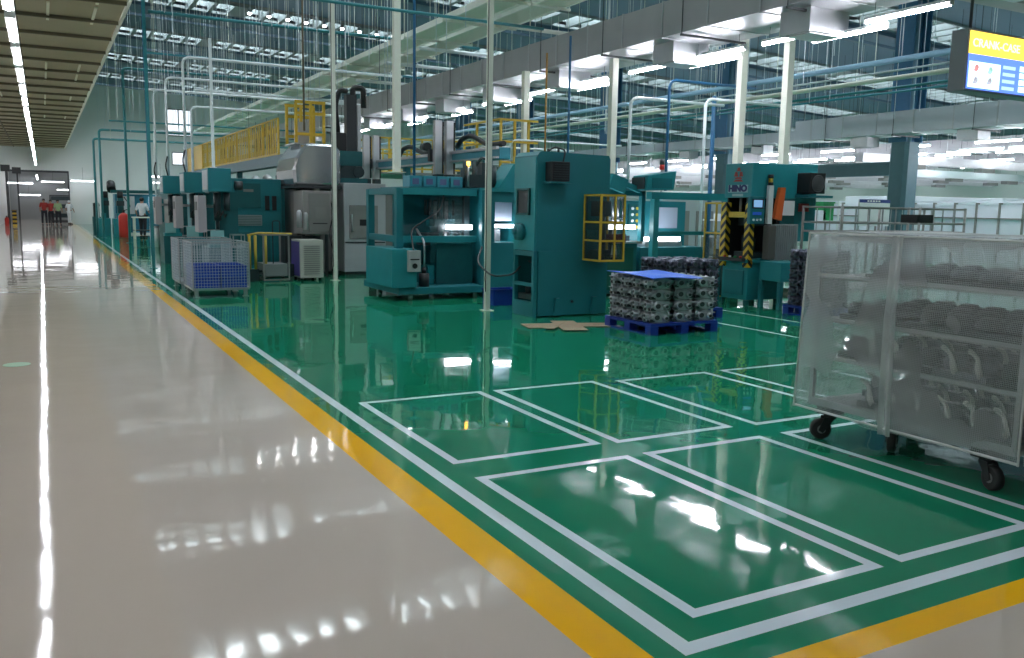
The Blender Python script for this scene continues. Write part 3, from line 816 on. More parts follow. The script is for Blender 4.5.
    MB().box(X0+.48, X0+1.04, Y0-.08, Y0-.0, .78, 1.40).build('ribbed_cover', mat('ribbed grey', (.42, .43, .44), .5), t)
    mb = MB()
    for k in range(11): mb.box(X0+.50+k*.048, X0+.52+k*.048, Y0-.095, Y0-.08, .80, 1.38)
    mb.build('ribs', STEEL, t)
    MB().box(X0+.70, X0+.98, Y0-.03, Y0-.001, 1.55, 1.80).build('notice_sheet', WHITE, t)
    MB().box(X0+1.12, X0+1.34, Y0-.02, Y0+.019, 1.62, 1.76).build('red_plate', mat('plate red', (.30, .04, .04), .5), t)
    f = MB().box(X0+1.05, X0+1.42, Y0-.28, Y0+.018, 1.93, 2.28).build('fan_unit', BLACK, t, bev=.01)
    mb = MB()
    for k in range(4): mb.sweep([(X0+1.235+.035*(k+1)*math.cos(a), Y0-.29, 2.10+.035*(k+1)*math.sin(a)) for a in [i*math.pi/8 for i in range(17)]], .004, 5, False)
    mb.build('fan_grille', STEEL, f)
    MB().box(X0+1.0, X1+.05, Y0-.3, Y0+.02, 1.86, 1.90).build('fan_shelf', TEAL, t)
    # side stand with drum underneath
    s = thing('machine_stand', (X0+.12, Y0-.52, 0), 'low teal open-legged stand with a round flange under it, beside the lettered press', 'stand')
    x0, x1, y0, y1 = X0+.15, X0+.95, Y0-.62, Y0-.12
    MB().box(x0, x1, y0, y1, .46, .78).build('tank', TEAL2, s, bev=.01)
    for x in (x0, x1-.07):
        for y in (y0, y1-.07): MB().box(x, x+.07, y, y+.07, 0, .459).build('leg', TEAL, s)
    MB().box(x0+.07, x1-.07, y0, y0+.04, .06, .11).build('cross_bar', TEAL, s)
    mb = MB(); mb.cyl((x0+.4, y0+.02, .24), (x0+.4, y0+.3, .24), .085, 16); fl = mb.build('flange', mat('pale flange', (.45, .42, .36), .5), s)
    MB().cyl((x0+.4, y0+.012, .24), (x0+.4, y0+.019, .24), .05, 14).build('flange_bore', BLACK, fl)
    # left yellow guard
    g = thing('guard_cage', (X0-.1, Y1+.05, .7), 'small yellow framed guard on the far side of the lettered press', 'cage')
    mb = MB().frame(X0+.02, X0+.30, Y1+.06, Y1+.52, .66, 1.76, .03); mb.box(X0+.02, X0+.05, Y1+.09, Y1+.49, 1.2, 1.23); mb.build('frame', YEL, g)
    MB().box(X0+.03, X0+.034, Y1+.09, Y1+.49, .69, 1.2).build('pane', GLASS, g)
    for x in (X0+.02, X0+.27):
        for y in (Y1+.06, Y1+.49): MB().box(x, x+.03, y, y+.03, 0, .66).build('leg', TEAL, g)
press()

# ------------------------------------------------------------------ white support poles
def pole(x, y, z0, z1, r, lab, m_=CREAM, strip=None, name='support_pole', grp=None):
    t = thing(name, (x, y, z0), lab, 'pole', grp)
    mb = MB(); mb.box(x-r, x+r, y-r, y+r, z0, z1); mb.build('post', m_, t)
    MB().box(x-r*2.2, x+r*2.2, y-r*2.2, y+r*2.2, z0, z0+.012).build('foot_plate', m_, t)
    if strip: MB().box(x-r-.012, x-r-.001, y-r, y-r+.012, z0+.3, z1).build('cable_run', strip, t)
    return t
pole(6.05, 12.0, 0, roof_z(6.1)-.03, .038, 'cream support pole standing just left of the tall teal cabinet', CREAM, BLACK)
pole(5.44, 18.0, 0, roof_z(5.4)-.03, .04, 'slim cream pole standing in front of the silver machine', CREAM, BLACK)
pole(6.15, 16.2, 2.25, roof_z(6.15)-.03, .065, 'thick cream pole rising behind the open teal frame machine', CREAM)
pole(12.55, 13.6, 0, 5.4, .075, 'left one of the two perforated cream poles rising behind the lettered press', CREAM)
pole(12.95, 12.75, 0, 5.4, .075, 'right one of the two perforated cream poles rising behind the lettered press', CREAM)
pole(10.6, 15.3, 0, 4.7, .07, 'white pole rising behind the right side of the tall teal cabinet', CREAM)
pole(9.9, 17.8, 0, 4.7, .07, 'white pole rising behind the left side of the tall teal cabinet', CREAM)
# blue/teal service posts
pole(2.31, 22.6, 0, roof_z(2.3)-.02, .038, 'straight teal service post on the green floor at the far end of the wire baskets', TPIPE, BLUEP, 'service_post')
for (x, y, z, l) in ((1.98+.2, 44.2, 4.4, 'thin teal post nearest the far white wall'), (2.3, 41.8, 4.64, 'thin teal post second from the far wall'), (2.93, 36.7, 6.6, 'tall thin teal post halfway down the line')):
    t = thing('service_post', (x, y, 0), l, 'pole')
    MB().pipe([(x, y, 0), (x, y, z), (x+5.5, y, z)], .05, .15, 8).build('post', TPIPE, t)
    MB().box(x-.12, x+.12, y-.12, y+.12, 0, .012).build('foot_plate', TPIPE, t)

# ------------------------------------------------------------------ frame machine (teal) left of the tall cabinet
def frame_machine():
    X0, X1, Y0, Y1 = 5.26, 7.72, 13.75, 15.6
    t = thing('assembly_machine', (X0, Y0, 0), 'open framed teal assembly machine with lit windows, left of the tall teal cabinet', 'machine')
    MB().box(X0, 6.9, Y0, Y1, .10, .22).build('platform', TEAL, t, bev=.01)
    mb = MB()
    for x in (X0+.25, 5.9, 6.75):
        for y in (Y0+.12, Y1-.2): mb.cyl((x, y, 0), (x, y, .10), .04, 10)
    mb.build('levelling_foot', STEEL, t)
    for (x, y) in ((X0+.05, Y0+.25), (6.84, Y0+.05), (X0+.05, Y1-.15), (6.84, Y1-.15)):
        MB().box(x, x+.12, y, y+.12, .22, 1.90).build('post', TEAL, t)
    for z in (.98, 1.80):
        MB().box(X0+.17, 6.84, Y0+.26, Y0+.36, z, z+.11).build('cross_beam', TEAL2, t)
        MB().box(X0+.06, X0+.16, Y0+.37, Y1-.15, z, z+.11).build('side_beam', TEAL, t)
    MB().box(X0+.17, 6.84, Y1-.14, Y1-.04, 1.8, 1.9).build('cross_beam', TEAL, t)
    # tank with control box at left
    k = MB().box(X0-.14, X0+.30, Y0-.06, Y0+1.3, .224, .88).build('coolant_tank', TEAL2, t, bev=.01)
    MB().box(X0+.12, X0+.34, Y0-.14, Y0-.061, .50, .86).build('meter_box', mat('pale grey box', (.42, .44, .44), .5), t, bev=.008)
    MB().cyl((X0+.23, Y0-.155, .60), (X0+.23, Y0-.141, .60), .045, 14).build('dial', BLACK, t)
    MB().box(X0+.15, X0+.31, Y0-.148, Y0-.141, .70, .72).build('meter_slot', BLACK, t)
    MB().pipe([(X0+.22, Y0-.1, .86), (X0+.25, Y0+.1, 1.2), (X0+.85, Y0+.2, 1.55), (X0+.95, Y0+.3, 1.8)], .012, .1, 6).build('cable', BLACK, t)
    mb = MB(); mb.cyl((X0+.52, Y0+.15, .22), (X0+.52, Y0+.15, .45), .09, 14); mb.cyl((X0+.52, Y0+.15, .45), (X0+.52, Y0+.15, .55), .04, 12); mb.build('pump', BLACK, t)
    mb = MB(); mb.pipe([(X0+.52, Y0+.15, .55), (X0+.52, Y0+.15, 1.0), (X0+.56, Y0+.6, 1.2)], .02, .1, 8); mb.build('coolant_pipe', STEEL, t)
    # inner body
    MB().box(X0+.72, 6.1, Y0+.45, Y1-.3, .222, .56).build('lower_tank', TEAL2, t, bev=.01)
    MB().box(6.12, 6.83, Y0+.40, Y0+.44, .222, .96).build('kick_panel', TEALD, t)
    mb = MB()
    for x in (X0+1.12, X0+1.3): mb.cyl((x, Y0+.8, .6), (x, Y0+.8, 1.8), .035, 10)
    mb.box(X0+.95, X0+1.35, Y0+.7, Y0+1.1, 1.25, 1.38); mb.box(X0+1.0, X0+1.25, Y0+.7, Y0+1.0, .60, .8); mb.build('lift_slide', TEAL, t)
    mb = MB()
    for x in (X0+.98, X0+1.2): mb.cyl((x, Y0+.75, 1.38), (x, Y0+.75, 1.7), .03, 10)
    mb.cyl((X0+1.1, Y0+.6, .85), (X0+1.1, Y0+.6, 1.15), .05, 12)
    mb.build('guide_rod', STEEL, t)
    MB().box(X0+1.45, X0+1.55, Y0+.5, Y0+.6, .6, 1.8).build('column', DARKT, t)
    MB().box(5.75, 6.84, Y1-.28, Y1-.22, .22, 1.8).build('rear_wall', TEAL, t)
    MB().box(6.05, 6.80, Y0+.52, Y0+.56, 1.02, 1.78).build('window_pane', GLASS, t)
    MB().box(6.05, 6.80, Y0+.50, Y0+.515, .60, 1.02).build('lower_pane', TEALD, t)
    mb = MB()
    for k2 in range(7):
        x = 6.12+k2*.09; mb.cyl((x, Y0+.9+.1*(k2 % 2), 1.45), (x, Y0+.9, 1.72), .03, 8)
    mb.box(6.1, 6.75, Y0+.8, Y0+1.3, .9, 1.12); mb.build('tooling', DARKT, t)
    MB().box(6.32, 6.82, Y0+.40, Y0+.46, 1.20, 1.28).build('work_light', WORKL, t)
    # right hand cabinet
    MB().box(7.02, X1, Y0+.1, Y1, .03, .98).build('cabinet', TEAL, t, bev=.01)
    mb = MB()
    mb.box(7.02, 7.12, Y0+.1, Y1, .98, 1.88); mb.box(7.62, X1, Y0+.1, Y1, .98, 1.88); mb.box(7.12, 7.62, Y0+.1, Y0+.18, 1.70, 1.88); mb.box(7.12, 7.62, Y1-.1, Y1, .98, 1.88)
    mb.build('window_surround', TEAL, t)
    MB().box(6.98, 7.80, Y0+.05, Y1+.05, 1.88, 1.95).build('roof_panel', TEAL2, t)
    MB().box(7.20, 7.60, Y0+.35, Y0+.37, 1.36, 1.70).build('plastic_curtain', mat('pale curtain', (.45, .50, .62), .4), t)
    MB().box(7.14, 7.60, Y0+.24, Y0+.30, 1.24, 1.30).build('work_light', WORKL, t)
    mb = MB(); mb.box(7.1, 7.44, Y0+.5, Y0+.9, .98, 1.2); mb.cyl((7.2, Y0+.6, 1.2), (7.2, Y0+.6, 1.4), .05, 10); mb.cyl((7.36, Y0+.7, 1.2), (7.36, Y0+.7, 1.45), .04, 10); mb.build('tooling', STEEL, t)
    MB().box(5.6, 6.95, Y0+.4, Y1, 1.905, 1.94).build('roof_panel', TEAL, t)
    mb = MB()
    for x in (6.72, 6.9): mb.cyl((x, Y0+.5, 1.95), (x, Y0+.5, 2.42), .05, 10)
    mb.box(6.70, 7.0, Y0+.4, Y0+.9, 1.951, 2.18); mb.cyl((6.75, Y0+.6, 1.95), (6.75, Y0+.6, 2.3), .08, 12); mb.cyl((7.3, Y0+.6, 1.95), (7.3, Y0+.6, 2.35), .09, 12); mb.box(7.05, 7.2, Y0+.5, Y0+.8, 1.95, 2.4)
    mb.pipe([(6.9, Y0+.5, 2.3), (7.0, Y0+.4, 2.5), (7.15, Y0+.5, 2.45), (7.2, Y0+.6, 2.1)], .025, .12, 8)
    mb.build('drive_unit', DARKT, t)
    l = MB().cyl((6.66, Y0+.25, 1.96), (6.66, Y0+.25, 2.33), .018, 8).build('lamp_stem', STEEL, t)
    MB().cyl((6.66, Y0+.25, 2.33), (6.66, Y0+.25, 2.40), .028, 12).build('amber_lamp', LAMP, l)
    MB().prism([(7.3, 1.95), (7.62, 1.95), (7.85, 2.35), (7.6, 2.4)], 'y', Y0+.3, Y0+.8).build('chute', TEAL2, t)
    # four boxes on the roof
    for k3 in range(4):
        b = thing('junction_box', (5.62+k3*.26, Y0+.25, 1.94), 'pale blue-teal box, %s in the row on the open teal machine' % ('first from the left', 'second from the left', 'third from the left', 'last')[k3], 'box', 'pale boxes on the open teal machine')
        x = 5.62+k3*.26
        MB().box(x, x+.23, Y0+.42, Y0+.75, 1.941, 2.13).build('box_body', BTEAL, b, bev=.008)
        MB().box(x+.05, x+.17, Y0+.41, Y0+.419, 1.98, 2.08).build('label_plate', mat('dull violet', (.10, .12, .25), .5), b)
    # blue crate behind pole
    c = thing('plastic_crate', (6.55, 12.6, 0), 'blue plastic crate on the floor between pole and tall teal cabinet', 'crate')
    x0, x1, y0, y1 = 6.45, 6.98, 12.55, 12.95
    mb = MB(); mb.box(x0, x1, y0, y1, 0, .03)
    for a in ((x0, x1, y0, y0+.02), (x0, x1, y1-.02, y1), (x0, x0+.02, y0+.02, y1-.02), (x1-.02, x1, y0+.02, y1-.02)): mb.box(*a, .03, .26)
    mb.build('crate_body', BLUEPL, c)
    MB().frame(x0-.015, x1+.015, y0-.015, y1+.015, .235, .262, .02).build('rim', BLUEPL, c)
frame_machine()

# ------------------------------------------------------------------ gantry loader behind (along Y at x=7.9) with slides and cable chain
def gantry():
    t = thing('gantry_rail', (8.0, 15, 0), 'light teal gantry rail with black cable chains above the open teal machine', 'gantry')
    MB().box(7.95, 8.20, 15.3, 25., 2.55, 2.78).build('beam', BTEAL, t, bev=.01)
    for y in (16.0, 20.5, 24.5): MB().box(8.0, 8.15, y, y+.15, 0, 2.549).build('leg', TEAL, t)
    mb = MB(); mb.box(7.88, 7.94, 15.3, 25, 2.74, 2.80); mb.box(7.88, 7.94, 15.3, 25, 2.56, 2.60); mb.build('guide_rail', STEEL, t)
    mb = MB()
    mb.pipe([(8.1, 15.4, 2.86), (8.1, 16.1, 2.86), (8.1, 16.9, 3.12), (8.1, 17.4, 3.06), (8.1, 17.6, 2.90)], .055, .25, 8)
    mb.build('cable_chain', BLACK, t)
    mb = MB(); mb.pipe([(8.1, 18.3, 2.86), (8.1, 19.6, 2.86), (8.1, 20.4, 3.08), (8.1, 20.9, 3.02), (8.1, 21.1, 2.88)], .055, .25, 8); mb.build('cable_chain', BLACK, t)
    for i, (y, lab) in enumerate(((17.55, 'pair of upright silver slides on the gantry rail, above the open teal machine'), (22.3, 'pair of upright silver slides on the gantry rail, behind the silver machine'))):
        s = thing('loader_slide', (7.8, y, 2.2), lab, 'slide')
        for k, dx in enumerate((-.05, .22)):
            MB().box(7.58+dx+.02, 7.74+dx+.02, y, y+.14, 2.30, 3.45).build('slide_bar', SILV, s)
            MB().box(7.745+dx+.02, 7.79+dx+.02, y+.02, y+.12, 2.32, 3.42).build('rack_strip', BLACK, s)
            MB().box(7.60+dx+.02, 7.76+dx+.02, y-.05, y+.19, 2.12, 2.299).build('gripper', DARKT, s)
            for q in (7.62, 7.74): MB().cyl((q+dx+.02, y+.07, 1.98), (q+dx+.02, y+.07, 2.12), .025, 8).build('finger', DARK, s)
        MB().box(7.5, 7.94, y+.19, y+.3, 2.58, 2.84).build('carriage', DARK, s)
        MB().cyl((7.5, y+.3, 2.9), (7.5, y+.55, 2.9), .09, 12).build('motor', DARK, s)
gantry()

# ------------------------------------------------------------------ silver machine right
def silver():
    t = thing('machining_centre', (5.85, 19.2, 0), 'grey machining centre with a small square door window, behind the slim cream pole', 'machine')
    X0, X1, Y0, Y1 = 6.02, 7.02, 19.2, 21.5
    MB().box(X0, X1, Y0, Y1, .08, 2.10).build('enclosure', mat('grey enclosure', (.46, .47, .49), .4, .2, var=.06), t, bev=.015)
    MB().box(X0+.03, X1-.03, Y0+.05, Y1-.05, 0, .08).build('plinth', DARK, t)
    d = MB().box(6.14, 6.82, Y0-.03, Y0-.001, .84, 1.60).build('door', GREYC, t, bev=.01)
    MB().box(6.38, 6.58, Y0-.036, Y0-.03, 1.14, 1.28).build('door_window', BLACK, d)
    MB().cyl((6.19, Y0-.06, 1.0), (6.19, Y0-.06, 1.4), .015, 8).build('handle', STEEL, d)
    MB().box(6.6, 6.78, Y0-.02, Y0-.001, .28, .56).build('vent', BLACK, t)
    MB().box(X0+.02, X1-.02, Y0-.012, Y0-.001, .74, .77).build('seam_strip', DARK, t)
    MB().box(X1+.001, X1+.85, Y0+.1, Y1, .05, 2.02).build('side_enclosure', GREYC, t, bev=.01)
    r = thing('pick_robot', (6.1, 19.9, 2.1), 'tall black lifting unit with an arched cable chain standing on the grey machining centre', 'robot')
    MB().box(5.92, 6.72, 19.6, 20.2, 2.11, 2.22).build('mount', TEALD, r)
    mb = MB(); mb.cyl((6.05, 19.55, 2.33), (6.05, 19.75, 2.33), .12, 14); mb.cyl((6.5, 19.55, 2.36), (6.5, 19.75, 2.36), .13, 14); mb.box(6.12, 6.45, 19.6, 20, 2.22, 2.5); mb.build('drive', DARKT, r)
    MB().box(6.0, 6.62, 19.65, 20.05, 2.50, 2.84).build('carriage', TEALD, r, bev=.01)
    MB().box(6.28, 6.52, 19.75, 19.95, 2.84, 4.12).build('mast', DARK, r)
    MB().box(6.55, 6.63, 19.78, 19.9, 2.84, 3.9).build('silver_strip', SILV, r)
    MB().box(5.95, 6.27, 19.72, 19.98, 2.84, 3.25).build('motor_block', BLACK, r, bev=.02)
    mb = MB(); mb.pipe([(6.10, 19.85, 3.2), (6.04, 19.85, 3.9), (6.15, 19.85, 4.22), (6.33, 19.85, 4.20)], .06, .2, 8); mb.build('cable_chain', BLACK, r)
    mb = MB(); mb.pipe([(6.46, 19.85, 4.0), (6.46, 19.85, 4.30), (6.72, 19.85, 4.30), (6.72, 19.85, 3.85)], .07, .18, 8); mb.build('cable_loop', BLACK, r)
    # hood machine
    h = thing('machining_centre', (4.55, 19.1, 0), 'silver hooded machine with a grey control cabinet, left of the slim cream pole', 'machine')
    mb = MB(); mb.prism([(4.92, 2.02), (4.90, 2.35), (4.96, 2.62), (5.20, 2.95), (5.85, 2.95), (5.98, 2.8), (5.98, 2.02)], 'y', 19.25, 20.9)
    mb.build('hood', mat('polished sheet', (.55, .55, .58), .16, .85), h, bev=.06)
    MB().box(4.90, 5.985, 19.22, 20.92, 1.96, 2.02).build('hood_rim', DARK, h)
    MB().box(5.10, 5.90, 19.8, 20.9, .05, 1.96).build('body', mat('grey brown body', (.17, .16, .16), .5), h, bev=.01)
    MB().box(5.40, 5.52, 19.40, 19.55, .0, 1.96).build('conduit_post', CREAM, h)
    k = MB().box(4.98, 5.62, 18.85, 19.6, .95, 1.90).build('control_cabinet', mat('cabinet warm grey', (.30, .28, .27), .45), h, bev=.01)
    MB().box(5.12, 5.58, 18.82, 18.849, 1.0, 1.84).build('cabinet_door', mat('cabinet door grey', (.22, .215, .21), .45), k)
    MB().box(5.25, 5.50, 18.81, 18.819, 1.30, 1.55).build('key_panel', GREYC, k)
    MB().box(5.2, 5.52, 18.81, 18.819, 1.18, 1.20).build('slot', BLACK, k)
    for (x, z) in ((4.88, 1.1), (5.02, 1.05)): MB().sweep([(x, 18.75, z), (x, 18.75, z+.32), (x, 18.75, z+.38)], [.06, .06, .03], 12).build('filter_cylinder', STEEL, h)
    mb = MB(); mb.box(4.7, 5.5, 19.3, 19.7, .3, .9); mb.build('lower_body', DARK, h)
    for x in (4.98, 5.5): MB().box(x, x+.06, 18.9, 18.96, 0, .95).build('leg', DARK, h)
    mb = MB(); mb.pipe([(5.60, 18.9, 1.8), (5.66, 18.8, 1.4), (5.52, 18.7, 1.0), (5.55, 18.6, .7), (5.66, 18.5, .3), (5.64, 18.5, .02)], .016, .15, 6); mb.build('hose', BLACK, h)
    # chiller
    c = thing('chiller_unit', (4.7, 18.1, 0), 'cream chiller unit with a violet side panel on the floor beside the slim cream pole', 'chiller')
    MB().box(4.70, 5.20, 18.05, 18.75, .06, .86).build('cabinet', mat('chiller cream', (.50, .49, .44), .5), c, bev=.01)
    MB().box(4.685, 4.699, 18.08, 18.72, .10, .82).build('violet_panel', PURP, c)
    mb = MB()
    for q in range(14): mb.box(4.78, 5.12, 18.035, 18.049, .14+q*.045, .155+q*.045)
    mb.build('grille', GREYC, c)
    for x in (4.76, 5.14):
        for y in (18.12, 18.68): MB().cyl((x, y, 0), (x, y, .06), .03, 10).build('foot', BLACK, c)
    # open utility frame with valves
    u = thing('valve_trolley', (3.9, 18.2, 0), 'low metal trolley with yellow valves and pipes between wire basket and chiller', 'trolley')
    mb = MB().frame(3.95, 4.50, 18.1, 18.9, .02, .98, .03); mb.build('frame', GREYC, u)
    MB().box(3.99, 4.46, 18.14, 18.86, .10, .36).build('tank', mat('dull grey tank', (.20, .22, .22), .5), u, bev=.01)
    for x in (3.72, 3.84, 4.05):
        MB().cyl((x, 18.3, .25), (x, 18.3, .95), .03, 8).build('yellow_cylinder', YELD, u)
    mb = MB(); mb.pipe([(3.68, 18.3, .95), (3.9, 18.3, 1.0), (4.6, 18.3, .98)], .022, .05, 6); mb.build('top_pipe', YELD, u)
    mb = MB(); mb.box(3.66, 3.9, 18.25, 18.6, 0, .25); mb.cyl((4.6, 18.5, .2), (4.6, 18.7, .2), .15, 12); mb.pipe([(4.2, 18.3, .98), (4.2, 18.3, 1.25), (4.35, 18.3, 1.25), (4.35, 18.3, .98)], .012, .05, 6)
    mb.cyl((3.9, 18.4, .2), (4.6, 18.55, .2), .03, 8); mb.cyl((4.2, 18.3, .1), (4.2, 18.3, .98), .012, 6); mb.cyl((4.2, 18.3, .15), (3.88, 18.4, .15), .012, 6); mb.build('pipework', DARKT, u)
silver()

# ------------------------------------------------------------------ big teal block machine + gantry girder + yellow fence
def teal_block():
    t = thing('transfer_machine', (3.75, 20.3, 0), 'large boxy teal machine with grey louvre panels behind the blue-filled wire basket', 'machine')
    MB().box(3.62, 4.88, 20.3, 21.5, .12, 2.16).build('body', TEAL, t, bev=.015)
    MB().box(3.70, 4.84, 20.4, 21.4, 0, .12).build('plinth', BLACK, t)
    MB().box(3.85, 4.40, 20.27, 20.299, 1.50, 2.05).build('upper_panel', TEALD, t)
    MB().box(4.02, 4.24, 20.26, 20.269, 1.86, 1.92).build('name_plate', GREYC, t)
    MB().box(3.86, 4.42, 20.27, 20.299, 1.10, 1.34).build('louvre_panel', mat('louvre', (.26, .32, .32), .5), t)
    mb = MB()
    for k in range(6): mb.box(3.88, 4.40, 20.262, 20.27, 1.12+k*.037, 1.13+k*.037)
    mb.build('louvre_slats', TEALD, t)
    for x in (4.50, 4.66): MB().box(x, x+.10, 20.28, 20.299, 1.45, 1.78).build('dark_window', BLACK, t)
    MB().box(3.80, 4.60, 20.28, 20.299, .2, .95).build('lower_door', TEALD, t)
    g = thing('gantry_girder', (4.9, 22.7, 0), 'long grey-teal girder carrying the yellow mesh fence over the machine line', 'girder')
    MB().box(5.3, 5.62, 21.6, 40, 2.56, 2.829).build('girder', mat('grey teal', (.09, .17, .19), .5), g)
    for y in (22.6, 28., 34., 39.5): MB().box(5.38, 5.54, y, y+.18, 0, 2.559).build('post', TEALD, g)
    MB().box(5.75, 6.3, 22.0, 40, 2.0, 2.2).build('conveyor_bed', DARKT, g)
    for y in (22.9, 24.4, 26., 27.6, 29.5): 
        MB().cyl((5.95, y, 2.2), (5.95, y+.5, 2.35), .13, 10).build('workpiece_carrier', STEEL, g)
    f = thing('guard_fence', (5.45, 22.8, 2.94), 'long yellow barred guard fence on top of the girder', 'fence')
    y = 22.85; k = 0
    while y < 39.3:
        MB().box(5.43, 5.47, y, y+.04, 2.83, 3.76).build('post', YEL, f); y += 1.83
    MB().box(5.43, 5.47, 22.85, 39.3, 3.761, 3.80).build('top_rail', YEL, f)
    MB().box(5.425, 5.475, 22.85, 39.3, 2.87, 2.91).build('bottom_rail', YEL, f)
    mb = MB(); y = 22.95
    while y < 39.2: mb.box(5.44, 5.46, y, y+.03, 2.91, 3.76); y += .26
    mb.build('bars', YELD, f)
    MB().box(5.485, 5.49, 22.9, 39.2, 2.9, 3.76).build('backing_mesh', FENCE_FILM, f)
    MB().box(5.38, 5.425, 34.6, 39.2, 2.88, 3.76).build('solid_panel', YEL, f)
    for y in (24.4, 30.2):
        c = thing('cable_guide', (5.7, y, 2.95), 'arched brown cable guide behind the yellow fence, %s one' % ('nearer' if y < 25 else 'farther'), 'cable guide')
        MB().pipe([(5.62, y+1.6, 2.84), (5.62, y+1.6, 3.5), (5.62, y, 3.68), (5.62, y, 2.84)], .10, .45, 8).build('arch', mat('brown chain', (.14, .09, .03), .6), c)
    # yellow stair cage
    s = thing('ladder_cage', (5.2, 20.6, 2.95), 'yellow railed access platform on top of the silver hooded machine', 'railing')
    x0, x1, y0, y1, z0, z1 = 5.12, 5.82, 19.9, 20.8, 2.99, 3.88
    for x in (x0, x0+.34, x1-.06):
        for y in (y0, y1-.06): MB().box(x, x+.06, y, y+.06, z0, z1).build('post', YEL, s)
    for z in (z1-.02, z0+.62, z0+.16):
        mb = MB(); mb.box(x0, x1, y0-.02, y0-.001, z, z+.07); mb.build('rail', YEL, s)
        MB().box(x0, x1, y1+.001, y1+.02, z, z+.07).build('rail', YEL, s)
    MB().box(x0-.02, x1+.02, y0, y1, z0-.03, z0-.001).build('deck', STEEL, s)
    MB().box(5.3, 5.55, 20.3, 20.7, z0, z0+.5).build('equipment_box', STEEL, s)
teal_block()

# ------------------------------------------------------------------ yellow platforms further right
def railing(x0, x1, y0, y1, z0, z1, lab, legs=True, step=.35):
    s = thing('guard_railing', (x0, y0, z0), lab, 'railing')
    x = x0
    while x <= x1+.01:
        MB().box(x, x+.05, y0, y0+.05, z0, z1).build('post', YEL, s); x += step
    for z in (z1-.05, (z0+z1)/2, z0+.08): MB().box(x0, x1+.05, y0-.02, y0-.001, z, z+.05).build('rail', YEL, s)
    y = y0+.6
    while y <= y1:
        MB().box(x0, x0+.05, y, y+.05, z0, z1).build('post', YEL, s); y += .6
    for z in (z1-.05, (z0+z1)/2): MB().box(x0-.02, x0-.001, y0, y1+.05, z, z+.05).build('rail', YEL, s)
    MB().box(x0-.02, x1+.06, y0-.02, y1+.06, z0-.06, z0-.001).build('deck', GREYC, s)
    if legs:
        for x in (x0+.02, x1-.05):
            for y in (y0+.02, y1-.05): MB().box(x, x+.08, y, y+.08, 0, z0-.061).build('leg', TEAL, s)
railing(8.95, 9.85, 17.2, 19, 2.5, 3.55, 'yellow railed platform just behind the tall teal cabinet')
railing(9.2, 10.0, 15.6, 16.2, 2.02, 2.55, 'low yellow railing rising between the gantry rail and the tall teal cabinet')
railing(8.7, 11.8, 24.5, 29, 2.6, 3.6, 'long yellow railed walkway behind the silver slides')
railing(9.5, 13.5, 34, 38, 2.9, 3.9, 'distant yellow railed walkway under the large air duct')

